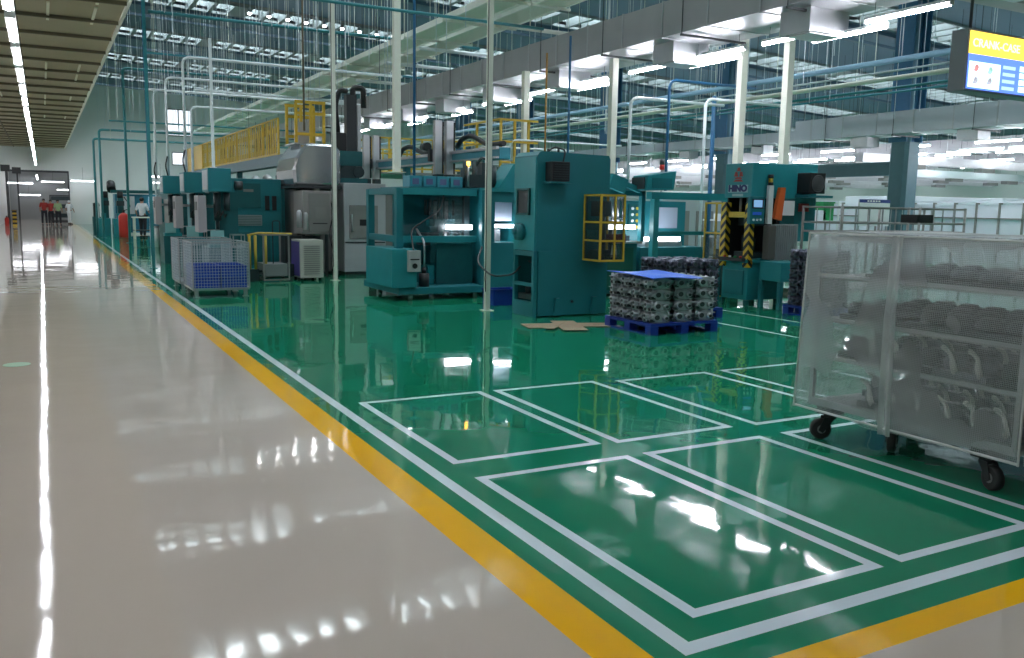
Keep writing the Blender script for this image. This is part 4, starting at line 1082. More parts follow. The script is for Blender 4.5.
# ------------------------------------------------------------------ assembly stations between cabinet and press
def stations():
    t = thing('assembly_station', (9.0, 12.9, 0), 'teal assembly station with a bright work light, seen right of the yellow guard cage', 'machine')
    MB().box(8.75, 9.80, 13.2, 14.2, .05, .98).build('base', TEAL, t, bev=.01)
    MB().box(8.9, 9.7, 13.17, 13.199, .12, .90).build('panel', mat('green panel', (.01, .13, .10), .5), t)
    MB().box(8.72, 9.85, 13.1, 14.2, .98, 1.02).build('worktop', STEEL, t)
    MB().box(8.80, 9.80, 14.05, 14.15, 1.02, 1.9).build('back_panel', mat('pale teal panel', (.20, .34, .36), .5), t)
    mb = MB()
    for k in range(8):
        x = 8.86+k*.115; mb.cyl((x, 13.5, 1.45), (x, 13.5, 1.8), .022, 8); mb.cyl((x, 13.5, 1.36), (x, 13.5, 1.45), .035, 8)
    mb.build('nut_runner', STEEL, t)
    mb = MB()
    for k in range(6): mb.box(8.9+k*.15, 8.98+k*.15, 13.35, 13.5, 1.02, 1.12)
    mb.build('fixture', DARKT, t)
    MB().box(8.80, 9.78, 13.25, 13.34, 1.24, 1.32).build('work_light', WORKL, t)
    for x in (8.72, 9.80): MB().box(x, x+.08, 13.1, 13.2, 1.02, 1.95).build('post', TEAL, t)
    MB().box(8.72, 9.88, 13.1, 13.2, 1.86, 1.95).build('header', TEAL, t)
    b = thing('parts_hopper', (9.0, 12.8, 1.9), 'tilted teal box leaning out beside the tall teal cabinet top', 'hopper')
    R = RY(.28)
    MB().box(9.02, 9.38, 13.0, 13.6, 1.94, 2.20, R).build('hopper_body', TEAL2, b)
    MB().box(9.36, 9.70, 13.0, 13.6, 1.96, 2.06, R).build('chute', TEAL2, b)
    MB().box(9.2, 9.3, 13.2, 13.3, 1.951, 2.02).build('bracket', TEAL, b)
    # frame
    f = thing('portal_frame', (9.7, 12.7, 0), 'teal portal frame of square tube standing behind the casting stack', 'frame')
    for x in (9.78, 11.5): MB().box(x, x+.12, 12.7, 12.82, 0, 1.80).build('post', TEAL2, f)
    MB().box(9.70, 11.7, 12.68, 12.84, 1.801, 1.93).build('header', TEAL2, f)
    MB().box(9.90, 11.5, 12.72, 12.80, 1.15, 1.22).build('mid_rail', TEAL2, f)
    h = thing('parts_hopper', (9.6, 12.7, 1.94), 'open teal hopper with a dark mouth tilted on the portal frame', 'hopper')
    R = RY(-.22)
    mb = MB(); 
    mb.prism([(9.62, 1.95), (10.25, 1.98), (10.30, 2.32), (9.66, 2.22)], 'y', 12.75, 13.2)
    mb.build('hopper_shell', TEAL2, h)
    MB().box(9.60, 9.619, 12.79, 13.16, 1.98, 2.19).build('dark_mouth', DARK, h)
    MB().box(9.75, 10.2, 12.74, 12.749, 2.0, 2.18).build('side_plate', TEAL, h)
    s = thing('assembly_station', (10.0, 13.0, 0), 'teal assembly station with a grey screen board and control buttons, left of the lettered press', 'machine')
    MB().box(9.95, 11.5, 13.3, 14.2, .05, .90).build('base', TEAL, s, bev=.01)
    MB().box(9.95, 11.5, 13.9, 14.1, .90, 1.78).build('back_panel', TEAL, s)
    MB().box(10.72, 11.25, 13.84, 13.899, 1.25, 1.66).build('grey_board', mat('board blue grey', (.35, .42, .52), .4), s)
    MB().box(10.06, 10.42, 13.84, 13.899, 1.20, 1.72).build('button_panel', TEALD, s)
    for i in range(3):
        for j in range(4): MB().cyl((10.13+i*.11, 13.82, 1.27+j*.12), (10.13+i*.11, 13.84, 1.27+j*.12), .03, 8).build('button', (WHITE, YELD, WHITE)[i], s)
    MB().box(10.0, 10.95, 13.35, 13.43, 1.02, 1.09).build('work_light', WORKL, s)
    MB().box(10.1, 11.0, 13.36, 13.6, .9, 1.0).build('fixture', STEEL, s)
    l = MB().cyl((10.9, 13.95, 1.78), (10.9, 13.95, 2.40), .02, 8).build('lamp_stem', STEEL, s)
    MB().cyl((10.9, 13.95, 2.40), (10.9, 13.95, 2.50), .05, 12).build('red_lamp', mat('red lamp', (.6, .03, .02), .4), l)
    MB().cyl((10.9, 13.95, 2.50), (10.9, 13.95, 2.60), .05, 12).build('dark_lamp', DARK, l)
    y = thing('guard_fence', (9.8, 12.2, 0), 'low yellow-green barred guard behind the casting stack', 'fence')
    mb = MB(); 
    for k in range(17): MB().box(9.65+k*.085, 9.67+k*.085, 12.3, 12.32, .04, .70).build('bar', YELD, y)
    MB().box(9.60, 11.1, 12.29, 12.33, .70, .74).build('top_rail', YELD, y); MB().box(9.60, 11.1, 12.29, 12.33, 0, .04).build('bottom_rail', YELD, y)
    d = thing('waste_bin', (11.1, 12.5, 0), 'dark green square bin left of the lettered press', 'bin')
    MB().box(11.15, 11.45, 12.2, 12.55, 0, .85).build('bin_body', mat('dark green', (.004, .04, .035), .5), d, bev=.01)
    MB().box(11.13, 11.47, 12.18, 12.57, .851, .90).build('lid', mat('dark green', (.004, .04, .035), .5), d)
    c = thing('bundle_of_rolls', (9.4, 11.2, 0), 'upright white wrapped cylinder standing behind the right end of the casting stack', 'roll')
    for k in range(4): MB().sweep([(9.45, 11.1, .02+k*.19), (9.45, 11.1, .10+k*.19), (9.45, 11.1, .20+k*.19)], [.08, .095, .08], 14).build('roll', WHITE, c)
stations()

# ------------------------------------------------------------------ drill presses in a row
def drill():
    t = thing('drilling_machine', (3.0, 18.0, 0), '', 'machine', 'teal drilling machines in a row')
    x, y = 3.0, 18.0
    MB().box(x-.1, x+.55, y, y+.9, .0, .72).build('base', TEALD, t, bev=.01)
    MB().box(x+.18, x+.55, y+.35, y+.85, .72, 1.82).build('column', TEALD, t)
    MB().box(x-.08, x+.36, y-.05, y+.70, 1.82, 2.28).build('head', TEAL, t, bev=.01)
    MB().box(x-.088, x-.081, y+.0, y+.6, 1.86, 2.24).build('pale_side_plate', STEEL, t)
    mb = MB(); mb.cyl((x+.12, y+.2, 1.25), (x+.12, y+.2, 1.8), .07, 12); mb.cyl((x+.30, y+.15, 1.45), (x+.30, y+.15, 1.8), .06, 12); mb.cyl((x+.12, y+.2, 1.08), (x+.12, y+.2, 1.25), .035, 10)
    mb.build('spindle', DARKT, t)
    mb = MB(); mb.sweep([(x+.05+.03*i, y+.02, 1.32+.06*(i % 3)) for i in range(8)], .02, 6); mb.build('hose_tangle', BLACK, t)
    p = MB().box(x-.28, x-.12, y-.02, y+.45, 1.02, 1.74).build('control_panel', mat('panel grey', (.33, .32, .34), .45), t, bev=.01)
    MB().box(x-.288, x-.281, y+.08, y+.40, 1.45, 1.62).build('panel_screen', DARK, p)
    MB().box(x-.12, x+.1, y+.5, y+.54, 1.5, 1.56).build('panel_arm', STEEL, t)
    mb = MB(); mb.box(x-.08, x+.35, y+.0, y+.34, .72, .80); mb.box(x+.0, x+.1, y+.05, y+.3, .80, .98); mb.box(x+.2, x+.3, y+.05, y+.3, .80, .92); mb.build('vise', TEAL2, t)
    mb = MB(); mb.box(x-.06, x+.20, y-.02, y+.0, .80, 1.06); mb.build('splash_plate', mat('pale teal plate', (.20, .42, .42), .4), t)
    MB().frame(x+.36, x+.60, y-.05, y+.3, .72, .98, .02).build('side_rack', STEEL, t)
    m1 = MB().cyl((x+.45, y+.1, 1.95), (x+.60, y+.1, 1.95), .09, 12).build('motor', DARK, t)
    return t
d0 = drill()
labs = ['nearest teal drilling machine of the row, right behind the wire baskets', 'second teal drilling machine of the row', 'third teal drilling machine of the row, by the service post']
spots = [(2.96, 17.95), (2.92, 20.9), (2.86, 24.3)]
d0['label'] = labs[0]; d0.location = (*spots[0], 0)
for l, s in zip(labs[1:], spots[1:]): dup(d0, (*s, 0), l)
# white conduits rising from the machines and running right
for i, (x, y, z, x1, l) in enumerate(((2.94, 21.2, 4.84, 8.2, 'nearest white conduit, rising from the drilling machines and turning right'), (2.97, 24.6, 4.81, 8.3, 'second white conduit, rising from the drilling machines'),
    (3.10, 28.5, 4.92, 8.4, 'third white conduit, rising from the drilling machines'), (3.48, 23.9, 4.04, 7.8, 'short white conduit rising between the drilling machines, lower than the rest'), (3.6, 33.5, 4.1, 7.5, 'small pale conduit loop farthest along the drilling machines'))):
    t = thing('conduit', (x, y, 2.1), l, 'pipe')
    z0 = 2.29 if i < 3 else 1.2
    MB().pipe([(x, y, z0), (x, y, z), (x1, y, z)], .032, .18, 8).build('pipe', WPIPE, t)
    MB().cyl((x1-.6, y, z), (x1-.6, y, z+1.4), .006, 5).build('hanger', DARK, t)
    MB().pipe([(x-.02, y-.02, z0), (x-.08, y-.05, z0+.25), (x-.02, y-.05, z0+.5)], .02, .1, 6).build('flexible_end', BLACK, t)
pole(3.05, 18.25, 2.29, 4.79, .026, 'thin white vertical pipe standing right of the nearest drilling machine', WPIPE)

# ------------------------------------------------------------------ wire baskets
def basket(x0, y0, lab, fill, w=.95, d=1.05):
    t = thing('wire_basket', (x0, y0, 0), lab, 'basket', 'wire mesh baskets beside the white line')
    x1, y1, z0, z1 = x0+w, y0+d, .14, .94
    MB().frame(x0, x1, y0, y1, z0, z1, .022).build('frame', STEEL, t)
    for s in range(4):
        mb = MB()
        if s in (0, 1):
            yy = y0+.008 if s == 0 else y1-.012
            for k in range(1, 20): mb.box(x0+k*w/20-.002, x0+k*w/20+.002, yy, yy+.004, z0+.022, z1-.022)
            for k in range(1, 16): mb.box(x0+.022, x1-.022, yy-.004, yy, z0+k*.05, z0+k*.05+.004)
        else:
            xx = x0+.008 if s == 2 else x1-.012
            for k in range(1, 22): mb.box(xx, xx+.004, y0+k*d/22-.002, y0+k*d/22+.002, z0+.022, z1-.022)
            for k in range(1, 16): mb.box(xx-.004, xx, y0+.022, y1-.022, z0+k*.05, z0+k*.05+.004)
        mb.build('mesh_side', mat('zinc wire', (.55, .60, .64), .4, .3), t)
    MB().box(x0+.01, x1-.01, y0+.01, y1-.01, z0-.02, z0-.001).build('floor_plate', STEEL, t)
    for x in (x0+.02, x1-.12):
        for y in (y0+.02, y1-.12): 
            mb = MB(); mb.box(x+.02, x+.08, y+.02, y+.08, .012, z0-.02); mb.box(x, x+.10, y, y+.10, 0, .012); mb.build('foot', STEEL, t)
    if fill:
        for i in range(2):
            for j in range(2):
                for k in range(2):
                    c = thing('plastic_crate', (x0+.04+i*.44, y0+.04+j*.49, z0+.002+k*.20), 'blue plastic crate, %s layer inside the nearer wire basket' % ('lower', 'upper')[k], 'crate', 'blue crates in the wire basket, %s layer' % ('lower', 'upper')[k])
                    a, b, z = x0+.04+i*.44, y0+.04+j*.49, z0+.002+k*.20
                    mb = MB(); mb.box(a, a+.42, b, b+.46, z, z+.02); mb.box(a, a+.42, b, b+.015, z+.02, z+.195); mb.box(a, a+.42, b+.445, b+.46, z+.02, z+.195)
                    mb.box(a, a+.015, b+.015, b+.445, z+.02, z+.195); mb.box(a+.405, a+.42, b+.015, b+.445, z+.02, z+.195)
                    mb.box(a+.03, a+.39, b+.03, b+.43, z+.10, z+.15)
                    mb.build('crate_body', mat('crate blue', (.012, .06, .42), .45, var=.3, vscale=9), c)
                    MB().box(a-.004, a+.424, b-.004, b, z+.165, z+.185).build('rim', BLUEPL, c)
    return t
basket(2.16, 15.3, 'silver wire basket nearest us, half filled with blue crates', True)
basket(2.14, 16.75, 'empty silver wire basket standing behind the blue-filled one', False)

# ------------------------------------------------------------------ far end machines
def far_end():
    t = thing('grinding_machine', (2.1, 46., 0), 'small dark teal machine farthest down the green floor, near the white wall', 'machine')
    MB().box(2.10, 2.45, 46., 46.8, 0, .85).build('base', TEALD, t); MB().box(2.15, 2.4, 46.2, 46.8, .85, 1.5).build('column', DARKT, t); MB().cyl((2.28, 46.1, 1.4), (2.28, 46.19, 1.4), .14, 12).build('motor', BLACK, t)
    for (x, y, l) in ((2.22, 44.0, 'left one of the two teal milling machines near the far white wall'), (2.80, 43.2, 'right one of the two teal milling machines near the far white wall')):
        t = thing('milling_machine', (x, y, 0), l, 'machine', 'milling machines near the far wall')
        MB().box(x, x+.52, y, y+1.0, 0, .82).build('base', TEAL2, t, bev=.01); MB().box(x+.25, x+.5, y+.6, y+.95, .821, 1.75).build('column', TEALD, t)
        MB().box(x+.02, x+.05, y+.1, y+.5, .821, 1.55).build('splash_panel', mat('pale panel', (.45, .55, .55), .5), t); MB().box(x+.15, x+.35, y+.1, y+.4, .821, 1.05).build('vise', TEAL2, t)
        MB().box(x+.18, x+.5, y+.2, y+.62, 1.4, 1.62).build('head', DARKT, t); MB().cyl((x+.37, y+.75, 1.75), (x+.37, y+.75, 2.05), .13, 12).build('motor', BLACK, t)
    t = thing('transfer_machine', (3.0, 46, 0), 'long blue-teal machine spanning behind the red cylinder and the far worker', 'machine')
    MB().box(3.1, 7.4, 46.0, 47.5, .1, 1.95).build('body', mat('blue teal far', (.02, .18, .27), .5, var=.2), t)
    MB().box(2.9, 7.6, 45.8, 47.6, 2.0, 2.14).build('roof_beam', TEALD, t)
    MB().box(3.35, 3.95, 45.9, 45.999, 1.0, 1.85).build('white_board', mat('pale board', (.5, .52, .56), .5), t)
    MB().box(4.6, 5.0, 45.9, 45.999, 1.3, 1.85).build('window', LITW, t)
    MB().cyl((2.95, 45.9, 2.14), (2.95, 46.3, 2.45), .2, 12).build('motor', BLACK, t)
    c = thing('gas_cylinder', (3.12, 42.6, 0), 'red cylinder standing on the green floor left of the far worker', 'cylinder')
    x, y = 3.16, 42.2
    MB().sweep([(x, y, 0), (x, y, .02), (x, y, .95), (x, y, 1.05), (x, y, 1.1)], [.20, .22, .22, .14, .06], 16).build('cylinder_body', RED, c)
    MB().cyl((x, y, 1.1), (x, y, 1.22), .05, 8).build('valve', DARK, c)
    h = MB().pipe([(x, y, 1.2), (x+.2, y, 1.25), (x+.3, y+.1, 1.4), (x+.05, y+.2, 1.8)], .02, .1, 6).build('hose', BLACK, c)
    b = thing('work_bench', (3.4, 41, 0), 'cream framed workbench in front of the far worker', 'bench')
    for xx in (3.42, 4.1):
        for yy in (40.4, 41.0): MB().box(xx, xx+.06, yy, yy+.06, 0, .90).build('leg', CREAM, b)
    MB().box(3.38, 4.2, 40.35, 41.1, .901, .95).build('top', CREAM, b); MB().box(3.42, 4.1, 40.4, 41.0, .35, .39).build('shelf', DARKT, b)
    k = thing('steel_drum', (3.5, 33.5, 0), 'pale drum standing behind the teal service post', 'drum')
    MB().sweep([(3.5, 33.5, 0), (3.5, 33.5, .7)], .16, 14).build('drum_body', WHITE, k); MB().cyl((3.5, 33.5, .7), (3.5, 33.5, .74), .17, 14).build('lid', STEEL, k)
    t = thing('transfer_machine', (3.8, 30, 0), 'dark teal machine body filling the row behind the drilling machines', 'machine')
    MB().box(3.75, 4.75, 23.2, 34.5, .1, 1.95).build('body', TEALD, t); MB().box(3.7, 4.8, 23.1, 34.6, 1.951, 2.05).build('roof_panel', TEAL, t)
    for i in range(6): MB().box(3.70, 3.749, 23.8+i*1.8, 24.9+i*1.8, .9, 1.7).build('door', (GREYC, TEAL)[i % 2], t)
far_end()

# things at the doorway
t = thing('bollard', (-1.5, 60.6, 0), 'black and yellow striped bollard beside the left wall near the doorway', 'bollard')
MB().box(-1.62, -1.40, 60.5, 60.72, 0, .95).build('post', YEL, t)
for z in (.12, .36, .60, .82): MB().box(-1.63, -1.39, 60.49, 60.73, z, z+.11).build('black_band', BLACK, t); MB().box(-1.66, -1.36, 60.46, 60.76, .951, .98).build('cap', BLACK, t)
t = thing('fire_extinguisher', (-1.95, 60.2, 0), 'small red extinguisher standing between striped bollard and left wall', 'extinguisher')
MB().sweep([(-1.92, 60.4, 0), (-1.92, 60.4, .45), (-1.92, 60.4, .55)], [.12, .12, .05], 12).build('cylinder_body', RED, t); MB().box(-1.96, -1.88, 60.36, 60.44, .55, .62).build('handle', BLACK, t)
for x, y, l in ((-1.86, 62, 'dark door post with a black box on top, nearer one at the left wall'), (-1.35, 66.2, 'dark door post with a black box on top, beside the doorway')):
    t = thing('sensor_post', (x, y, 0), l, 'post')
    MB().box(x-.05, x+.05, y-.05, y+.05, 0, 3.3).build('post', DARK, t); MB().box(x-.28, x+.22, y-.2, y+.2, 3.301, 3.7).build('box', BLACK, t)
t = thing('storage_rack', (1.2, 76, 0), 'dark loaded rack standing behind the walking group', 'rack')
MB().frame(.5, 2.4, 74.5, 75.5, 0, 2.0, .08).build('frame', DARK, t)
for z in (.3, 1.0, 1.6): MB().box(.6, 2.3, 74.6, 75.4, z, z+.3).build('stored_goods', DARKT, t)
tag(MB().cyl((-.30, 9.6, .001), (-.30, 9.6, .004), .12, 24).build('floor_sticker', mat('pale green sticker', (.22, .42, .28), .4)), 'round pale green sticker on the beige floor at the left edge', 'sticker')

# ------------------------------------------------------------------ people
def person(x, y, h, rz, shirt, trouser, lab, step=.18, armb=.15, helmet=None):
    t = thing('person', (x, y, 0), lab, 'person')
    k = h/1.72
    J = dict(pel=(0, 0, .93), sp=(0, .0, 1.12), ch=(0, .0, 1.32), nk=(0, .01, 1.47), hd=(0, -.02, 1.58), tp=(0, -.01, 1.68))
    def limb(s):
        return dict(hip=(s*.09, 0, .88), kn=(s*.10, -step*s*.6-.02, .49), an=(s*.10, -step*s+.03, .09), toe=(s*.11, -step*s-.13, .035),
                    sh=(s*.17, .01, 1.40), el=(s*.23, .02+armb*s*.3, 1.14), wr=(s*.24, -armb*.6+armb*s*.5, .92), ha=(s*.24, -armb*.8+armb*s*.5, .84))
    def skinmesh(name, pts, edges, rad, m_, sub=1):
        me = bpy.data.meshes.new(name)
        me.from_pydata([tuple(c*k for c in p) for p in pts], edges, [])
        o = bpy.data.objects.new(name, me); COL.objects.link(o); o.parent = t
        o.modifiers.new('skin', 'SKIN').use_smooth_shade = True
        ld = me.skin_vertices[0].data if me.skin_vertices else None
        if ld is None:
            bm = bmesh.new(); bm.from_mesh(me); bm.verts.layers.skin.verify(); bm.to_mesh(me); bm.free(); ld = me.skin_vertices[0].data
        for i, r in enumerate(rad): ld[i].radius = (r[0]*k, r[1]*k) if isinstance(r, tuple) else (r*k, r*k)
        ld[0].use_root = True
        s = o.modifiers.new('sub', 'SUBSURF'); s.levels = sub; s.render_levels = sub
        me.materials.append(m_); return o
    names = ['pel', 'sp', 'ch', 'nk', 'hd', 'tp']; P = [J[n] for n in names]; R = [(.13, .10), (.12, .09), (.15, .10), .055, (.078, .095), (.055, .065)]
    E = [(i, i+1) for i in range(5)]
    for s in (-1, 1):
        L = limb(s); b = len(P)
        P += [L[n] for n in ('hip', 'kn', 'an', 'toe')]; R += [.085, .058, .042, .035]; E += [(0, b), (b, b+1), (b+1, b+2), (b+2, b+3)]
        b = len(P); P += [L[n] for n in ('sh', 'el', 'wr', 'ha')]; R += [.055, .040, .028, .035]; E += [(2, b), (b, b+1), (b+1, b+2), (b+2, b+3)]
    body = skinmesh('body', P, E, R, SKIN)
    # shirt
    P = [(0, 0, .84), J['sp'], J['ch'], (0, .01, 1.43)]; R = [(.155, .12), (.145, .115), (.17, .12), .09]; E = [(0, 1), (1, 2), (2, 3)]
    for s in (-1, 1):
        L = limb(s); b = len(P); P += [L['sh'], L['el']]; R += [.075, .058]; E += [(2, b), (b, b+1)]
    skinmesh('shirt', P, E, R, shirt)
    P = [(0, 0, .95)]; R = [(.15, .12)]; E = []
    for s in (-1, 1):
        L = limb(s); b = len(P); P += [L['hip'], L['kn'], L['an']]; R += [.10, .075, .062]; E += [(0, b), (b, b+1), (b+1, b+2)]
    skinmesh('trousers', P, E, R, trouser)
    mb = MB(); c = Vector((x, y+.015*k, 1.625*k)); mb.ball(c, .095*k, (1, 1.1, .95)); mb.build('hair' if helmet is None else 'cap', helmet or HAIR, t)
    for s in (-1, 1):
        L = limb(s); a = L['an']; MB().box(x+(a[0]-.045)*k, x+(a[0]+.045)*k, y+(a[1]-.20)*k, y+(a[1]+.06)*k, 0, .075*k).build('shoe', BLACK, t, bev=.02)
    t.rotation_euler.z = rz
    return t
person(.08, 63.8, 1.70, .1, SHRED, TROU, 'person in a dark red top, left one of the walking group by the doorway')
person(.47, 64.3, 1.64, -.1, SHRED, TROU, 'person in a red top and black trousers, middle of the walking group by the doorway', -.15)
person(.88, 63.6, 1.66, .15, SHGRN, TROU, 'person in a pale green top and dark trousers, right one of the walking group', .12)
person(1.6, 66.0, 1.62, 2.6, CLOTHW, CLOTHW, 'person in white overalls by the right edge of the doorway', .05, .15, CLOTHW)
person(3.92, 42.1, 1.80, 2.6, CLOTHW, TROU, 'person in a white work coat turned to the far blue-teal machine', .06, .3)

# ------------------------------------------------------------------ overhead racks, trays, pipes
def tray(x0, x1, z, y0, y1, lab):
    t = thing('cable_tray', (x0, y0, z), lab, 'cable tray')
    for x in (x0, x1-.05): MB().box(x, x+.05, y0, y1, z, z+.14).build('side_rail', mat('tray paint', (.90, .92, .84), .5), t)
    MB().box(x0+.05, x1-.05, y0, y1, z+.02, z+.035).build('tray_floor', mat('tray floor', (.80, .82, .70), .5), t)
    MB().box(x0+.10, x1-.10, y0, y1, z+.04, z+.12).build('cables', mat('tray cables', (.35, .36, .28), .6), t)
    y = y0+1.
    while y < y1:
        MB().box(x0-.12, x1+.12, y, y+.05, z-.05, z-.001).build('support_bar', CREAM, t)
        for x in (x0-.1, x1+.1): MB().cyl((x, y+.02, z-.03), (x, y+.02, roof_z(x)-.02), .009, 6).build('hanger_rod', CREAM, t)
        y += 2.4
tray(8.30, 9.02, 5.8, 8, 56, 'left one of the two long cream cable trays crossing overhead')
tray(9.22, 9.95, 5.8, 8, 56, 'right one of the two long cream cable trays crossing overhead')
def run(name, pts, r, m_, lab, cat='pipe', bend=.2, hang=None, grp=None):
    t = thing(name, pts[0], lab, cat, grp)
    MB().pipe(pts, r, bend, 8).build('pipe', m_, t)
    if hang:
        for (x, y, z) in hang: MB().cyl((x, y, z), (x, y, roof_z(x)-.02), .008, 5).build('hanger_rod', CREAM, t)
    return t
# along-Y mains on the right
for (x, r_, m_, l, st) in ((15.7, .05, CREAM, 'cream main pipe running overhead right of the large duct', 5), (13.9, .055, mat('pale blue main', (.20, .36, .48), .4), 'pale blue main pipe running overhead above the cream one', 6),
    (16.9, .03, TPIPE, 'teal main pipe running overhead below the cream one', 6), (17.5, .025, BTEAL, 'light blue main pipe running overhead beside the teal one', 7), (14.9, .02, WPIPE, 'thin white main pipe running overhead between the blue and cream ones', 7)):
    run('pipe_run', [(x, 7, 4.4), (x, 46, 4.4)], r_, m_, l, hang=[(x, y, 4.41) for y in range(8, 44, st)])
# cross pipes over the left part
for i, (x0, x1, y, z, r, m_, l) in enumerate(((2.2, 9.0, 15.5, 5.15, .03, TPIPE, 'thin teal pipe crossing overhead nearest of the crossing pipes'), (2.4, 11., 22.5, 6.0, .04, TPIPE, 'teal pipe crossing high over the drilling machines'),
    (2.6, 12., 26., 5.6, .03, BTEAL, 'light blue pipe crossing over the yellow fence'), (3., 12., 30., 5.1, .04, WPIPE, 'white pipe crossing over the yellow fence'),
    (2.2, 10., 34., 4.4, .03, TPIPE, 'teal pipe crossing in front of the far white wall'), (2.2, 12., 38., 4.0, .03, TPIPE, 'lower teal pipe crossing in front of the far white wall'),
    (8.9, 17., 27., 5.5, .05, WPIPE, 'white pipe crossing between the cable trays and the duct'), (9., 13., 22., 5.75, .05, WPIPE, 'white strut crossing above the large duct'),
    (9., 13., 24.5, 5.7, .05, WPIPE, 'second white strut crossing above the large duct'), (9.5, 14, 18.5, 5.8, .05, CREAM, 'cream strut crossing above the near part of the large duct'),
    (5., 13., 33.5, 5.6, .05, WPIPE, 'distant white pipe crossing above the robot'), (5., 12., 15.0, 6.7, .03, mat('rust pipe', (.18, .15, .08), .6), 'thin rusty pipe crossing high under the roof'))):
    run('pipe_run', [(x0, y, z), (x1, y, z)], r, m_, l, hang=[(x0+.3, y, z), ((x0+x1)/2, y, z), (x1-.3, y, z)])
# white drops with elbows at the right
for (x, y, z, x1, zb, l) in ((10.55, 14.6, 3.85, 13.0, 1.95, 'white pipe bending down behind the hoppers, left one'), (11.9, 13.9, 3.85, 14.2, .0, 'white pipe bending down behind the portal frame, right one'),
    (9.2, 17.2, 3.1, 12.2, 2.0, 'white pipe bending down behind the tall teal cabinet'), (8.9, 18.2, 3.0, 11.5, 2., 'thin white pipe bending down next to the yellow platform')):
    run('conduit', [(x, y, zb), (x, y, z), (x1, y, z)], .032 if x > 10 else .022, WPIPE, l)
run('conduit', [(6.6, 16.4, 2.0), (6.6, 16.4, roof_z(6.6)-.02)], .03, BLUEP, 'thin blue vertical pipe above the open teal machine')
run('conduit', [(11.2, 14.2, 2.0), (11.2, 14.2, 4.2), (13.5, 14.2, 4.2)], .03, BLUEP, 'blue pipe rising behind the hoppers')
run('conduit', [(13.6, 15.6, 0), (13.6, 15.6, 4.2)], .05, BLUEP, 'blue vertical pipe left of the column behind the press')
run('conduit', [(9.4, 15.1, 1.95), (9.4, 15.1, 5.0)], .025, BLUEP, 'thin blue vertical pipe above the tall teal cabinet')
run('conduit', [(9.1, 15.5, 1.95), (9.1, 15.5, 4.7)], .02, mat('orange pipe', (.45, .22, .04), .5), 'thin orange vertical pipe above the tall teal cabinet')
run('conduit', [(4.5, 16.8, 3.0), (4.5, 16.8, roof_z(4.5)-.02)], .02, mat('brown rod', (.16, .13, .09), .5), 'thin brown vertical rod left of the slim cream pole')
# hanger rods (individual, same look)
rod = MB().cyl((0, 0, 0), (0, 0, 1), .008, 5).build('hanger_rod', mat('rod grey', (.60, .66, .70), .5), None)
tag(rod, 'thin grey hanger rod dropping from the roof among many like it', 'rod', 'thin hanger rods under the roof')
for i in range(250):
    if i < 150:
        x = random.uniform(2.6, 8.2); y = random.uniform(15, 50); zb = random.choice((4.5, 4.5, 5.0, 5.6, 6.0))
    else:
        x = random.uniform(12.5, 22); y = random.uniform(11, 48); zb = random.choice((4.0, 4.3, 4.5, 4.9))
    o = rod if i == 0 else rod.copy()
    if i: COL.objects.link(o)
    o.location = (x, y, zb); o.scale = (1, 1, roof_z(x)-.015-zb)
# darker drop boxes/sprinkler pipes under far ceiling
# ------------------------------------------------------------------ hanging sign
def sign():
    X0, X1, Y, Z0, Z1 = 10.12, 12.10, 7.0, 3.16, 3.85
    t = thing('light_box_sign', (X0, Y, Z0), 'hanging lit sign box with yellow header and blue table at the upper right', 'sign')
    MB().box(X0-.03, X1, Y+.01, Y+.24, Z0-.03, Z1+.03).build('casing', mat('sign casing', (.16, .18, .19), .45, .3), t, bev=.01)
    zh = Z1-.27
    MB().box(X0, X1, Y, Y+.009, zh, Z1).build('yellow_header', SGY, t)
    MB().box(X0, X1, Y, Y+.009, Z0, zh-.001).build('blue_field', SGB, t)
    MB().box(X0+.02, X0+.64, Y-.006, Y-.001, Z0+.02, zh-.09).build('picture_field', SGW, t)
    for (x, z, m_) in ((X0+.16, zh-.16, mat('dull red', (.7, .35, .35), .5, emit=(.5, .2, .2), es=.5)), (X0+.44, zh-.17, mat('dull green', (.5, .75, .7), .5, emit=(.25, .5, .42), es=.5)), (X0+.16, Z0+.11, mat('dull grey', (.5, .5, .55), .5, emit=(.3, .3, .35), es=.5)), (X0+.44, Z0+.12, mat('dull grey', (.5, .5, .55), .5, emit=(.3, .3, .35), es=.5))):
        mb = MB(); mb.cyl((x, Y-.010, z), (x, Y-.006, z), .04, 10); mb.box(x-.05, x+.02, Y-.010, Y-.006, z-.045, z-.015); mb.build('part_picture', m_, t)
    for k in range(4):
        z = zh-.10-k*.085
        MB().box(X0+.70, X0+.95, Y-.006, Y-.001, z-.03, z+.01).build('text_line', mat('pale blue line', (.3, .5, .9), .4, emit=(.35, .55, 1), es=.7), t)
        MB().box(X0+1.05, X0+1.20, Y-.006, Y-.001, z-.035, z+.03).build('white_cell', SGW, t)
        MB().box(X0+1.35, X0+1.6, Y-.006, Y-.001, z-.03, z+.01).build('text_line', mat('pale blue line', (.3, .5, .9), .4, emit=(.35, .55, 1), es=.7), t)
    text_mesh('lettering', 'CRANK-CASE', .14, SGT, t, face_negY(X0+.53, Y-.004, zh+.13), (X0, Y, Z0), .001, .003, 1.13)
    for x in (X0+.15, X1-.2):
        MB().cyl((x, Y+.12, Z1+.03), (x, Y+.12, roof_z(x)-.02), .02, 8).build('hanger', DARK, t)
sign()
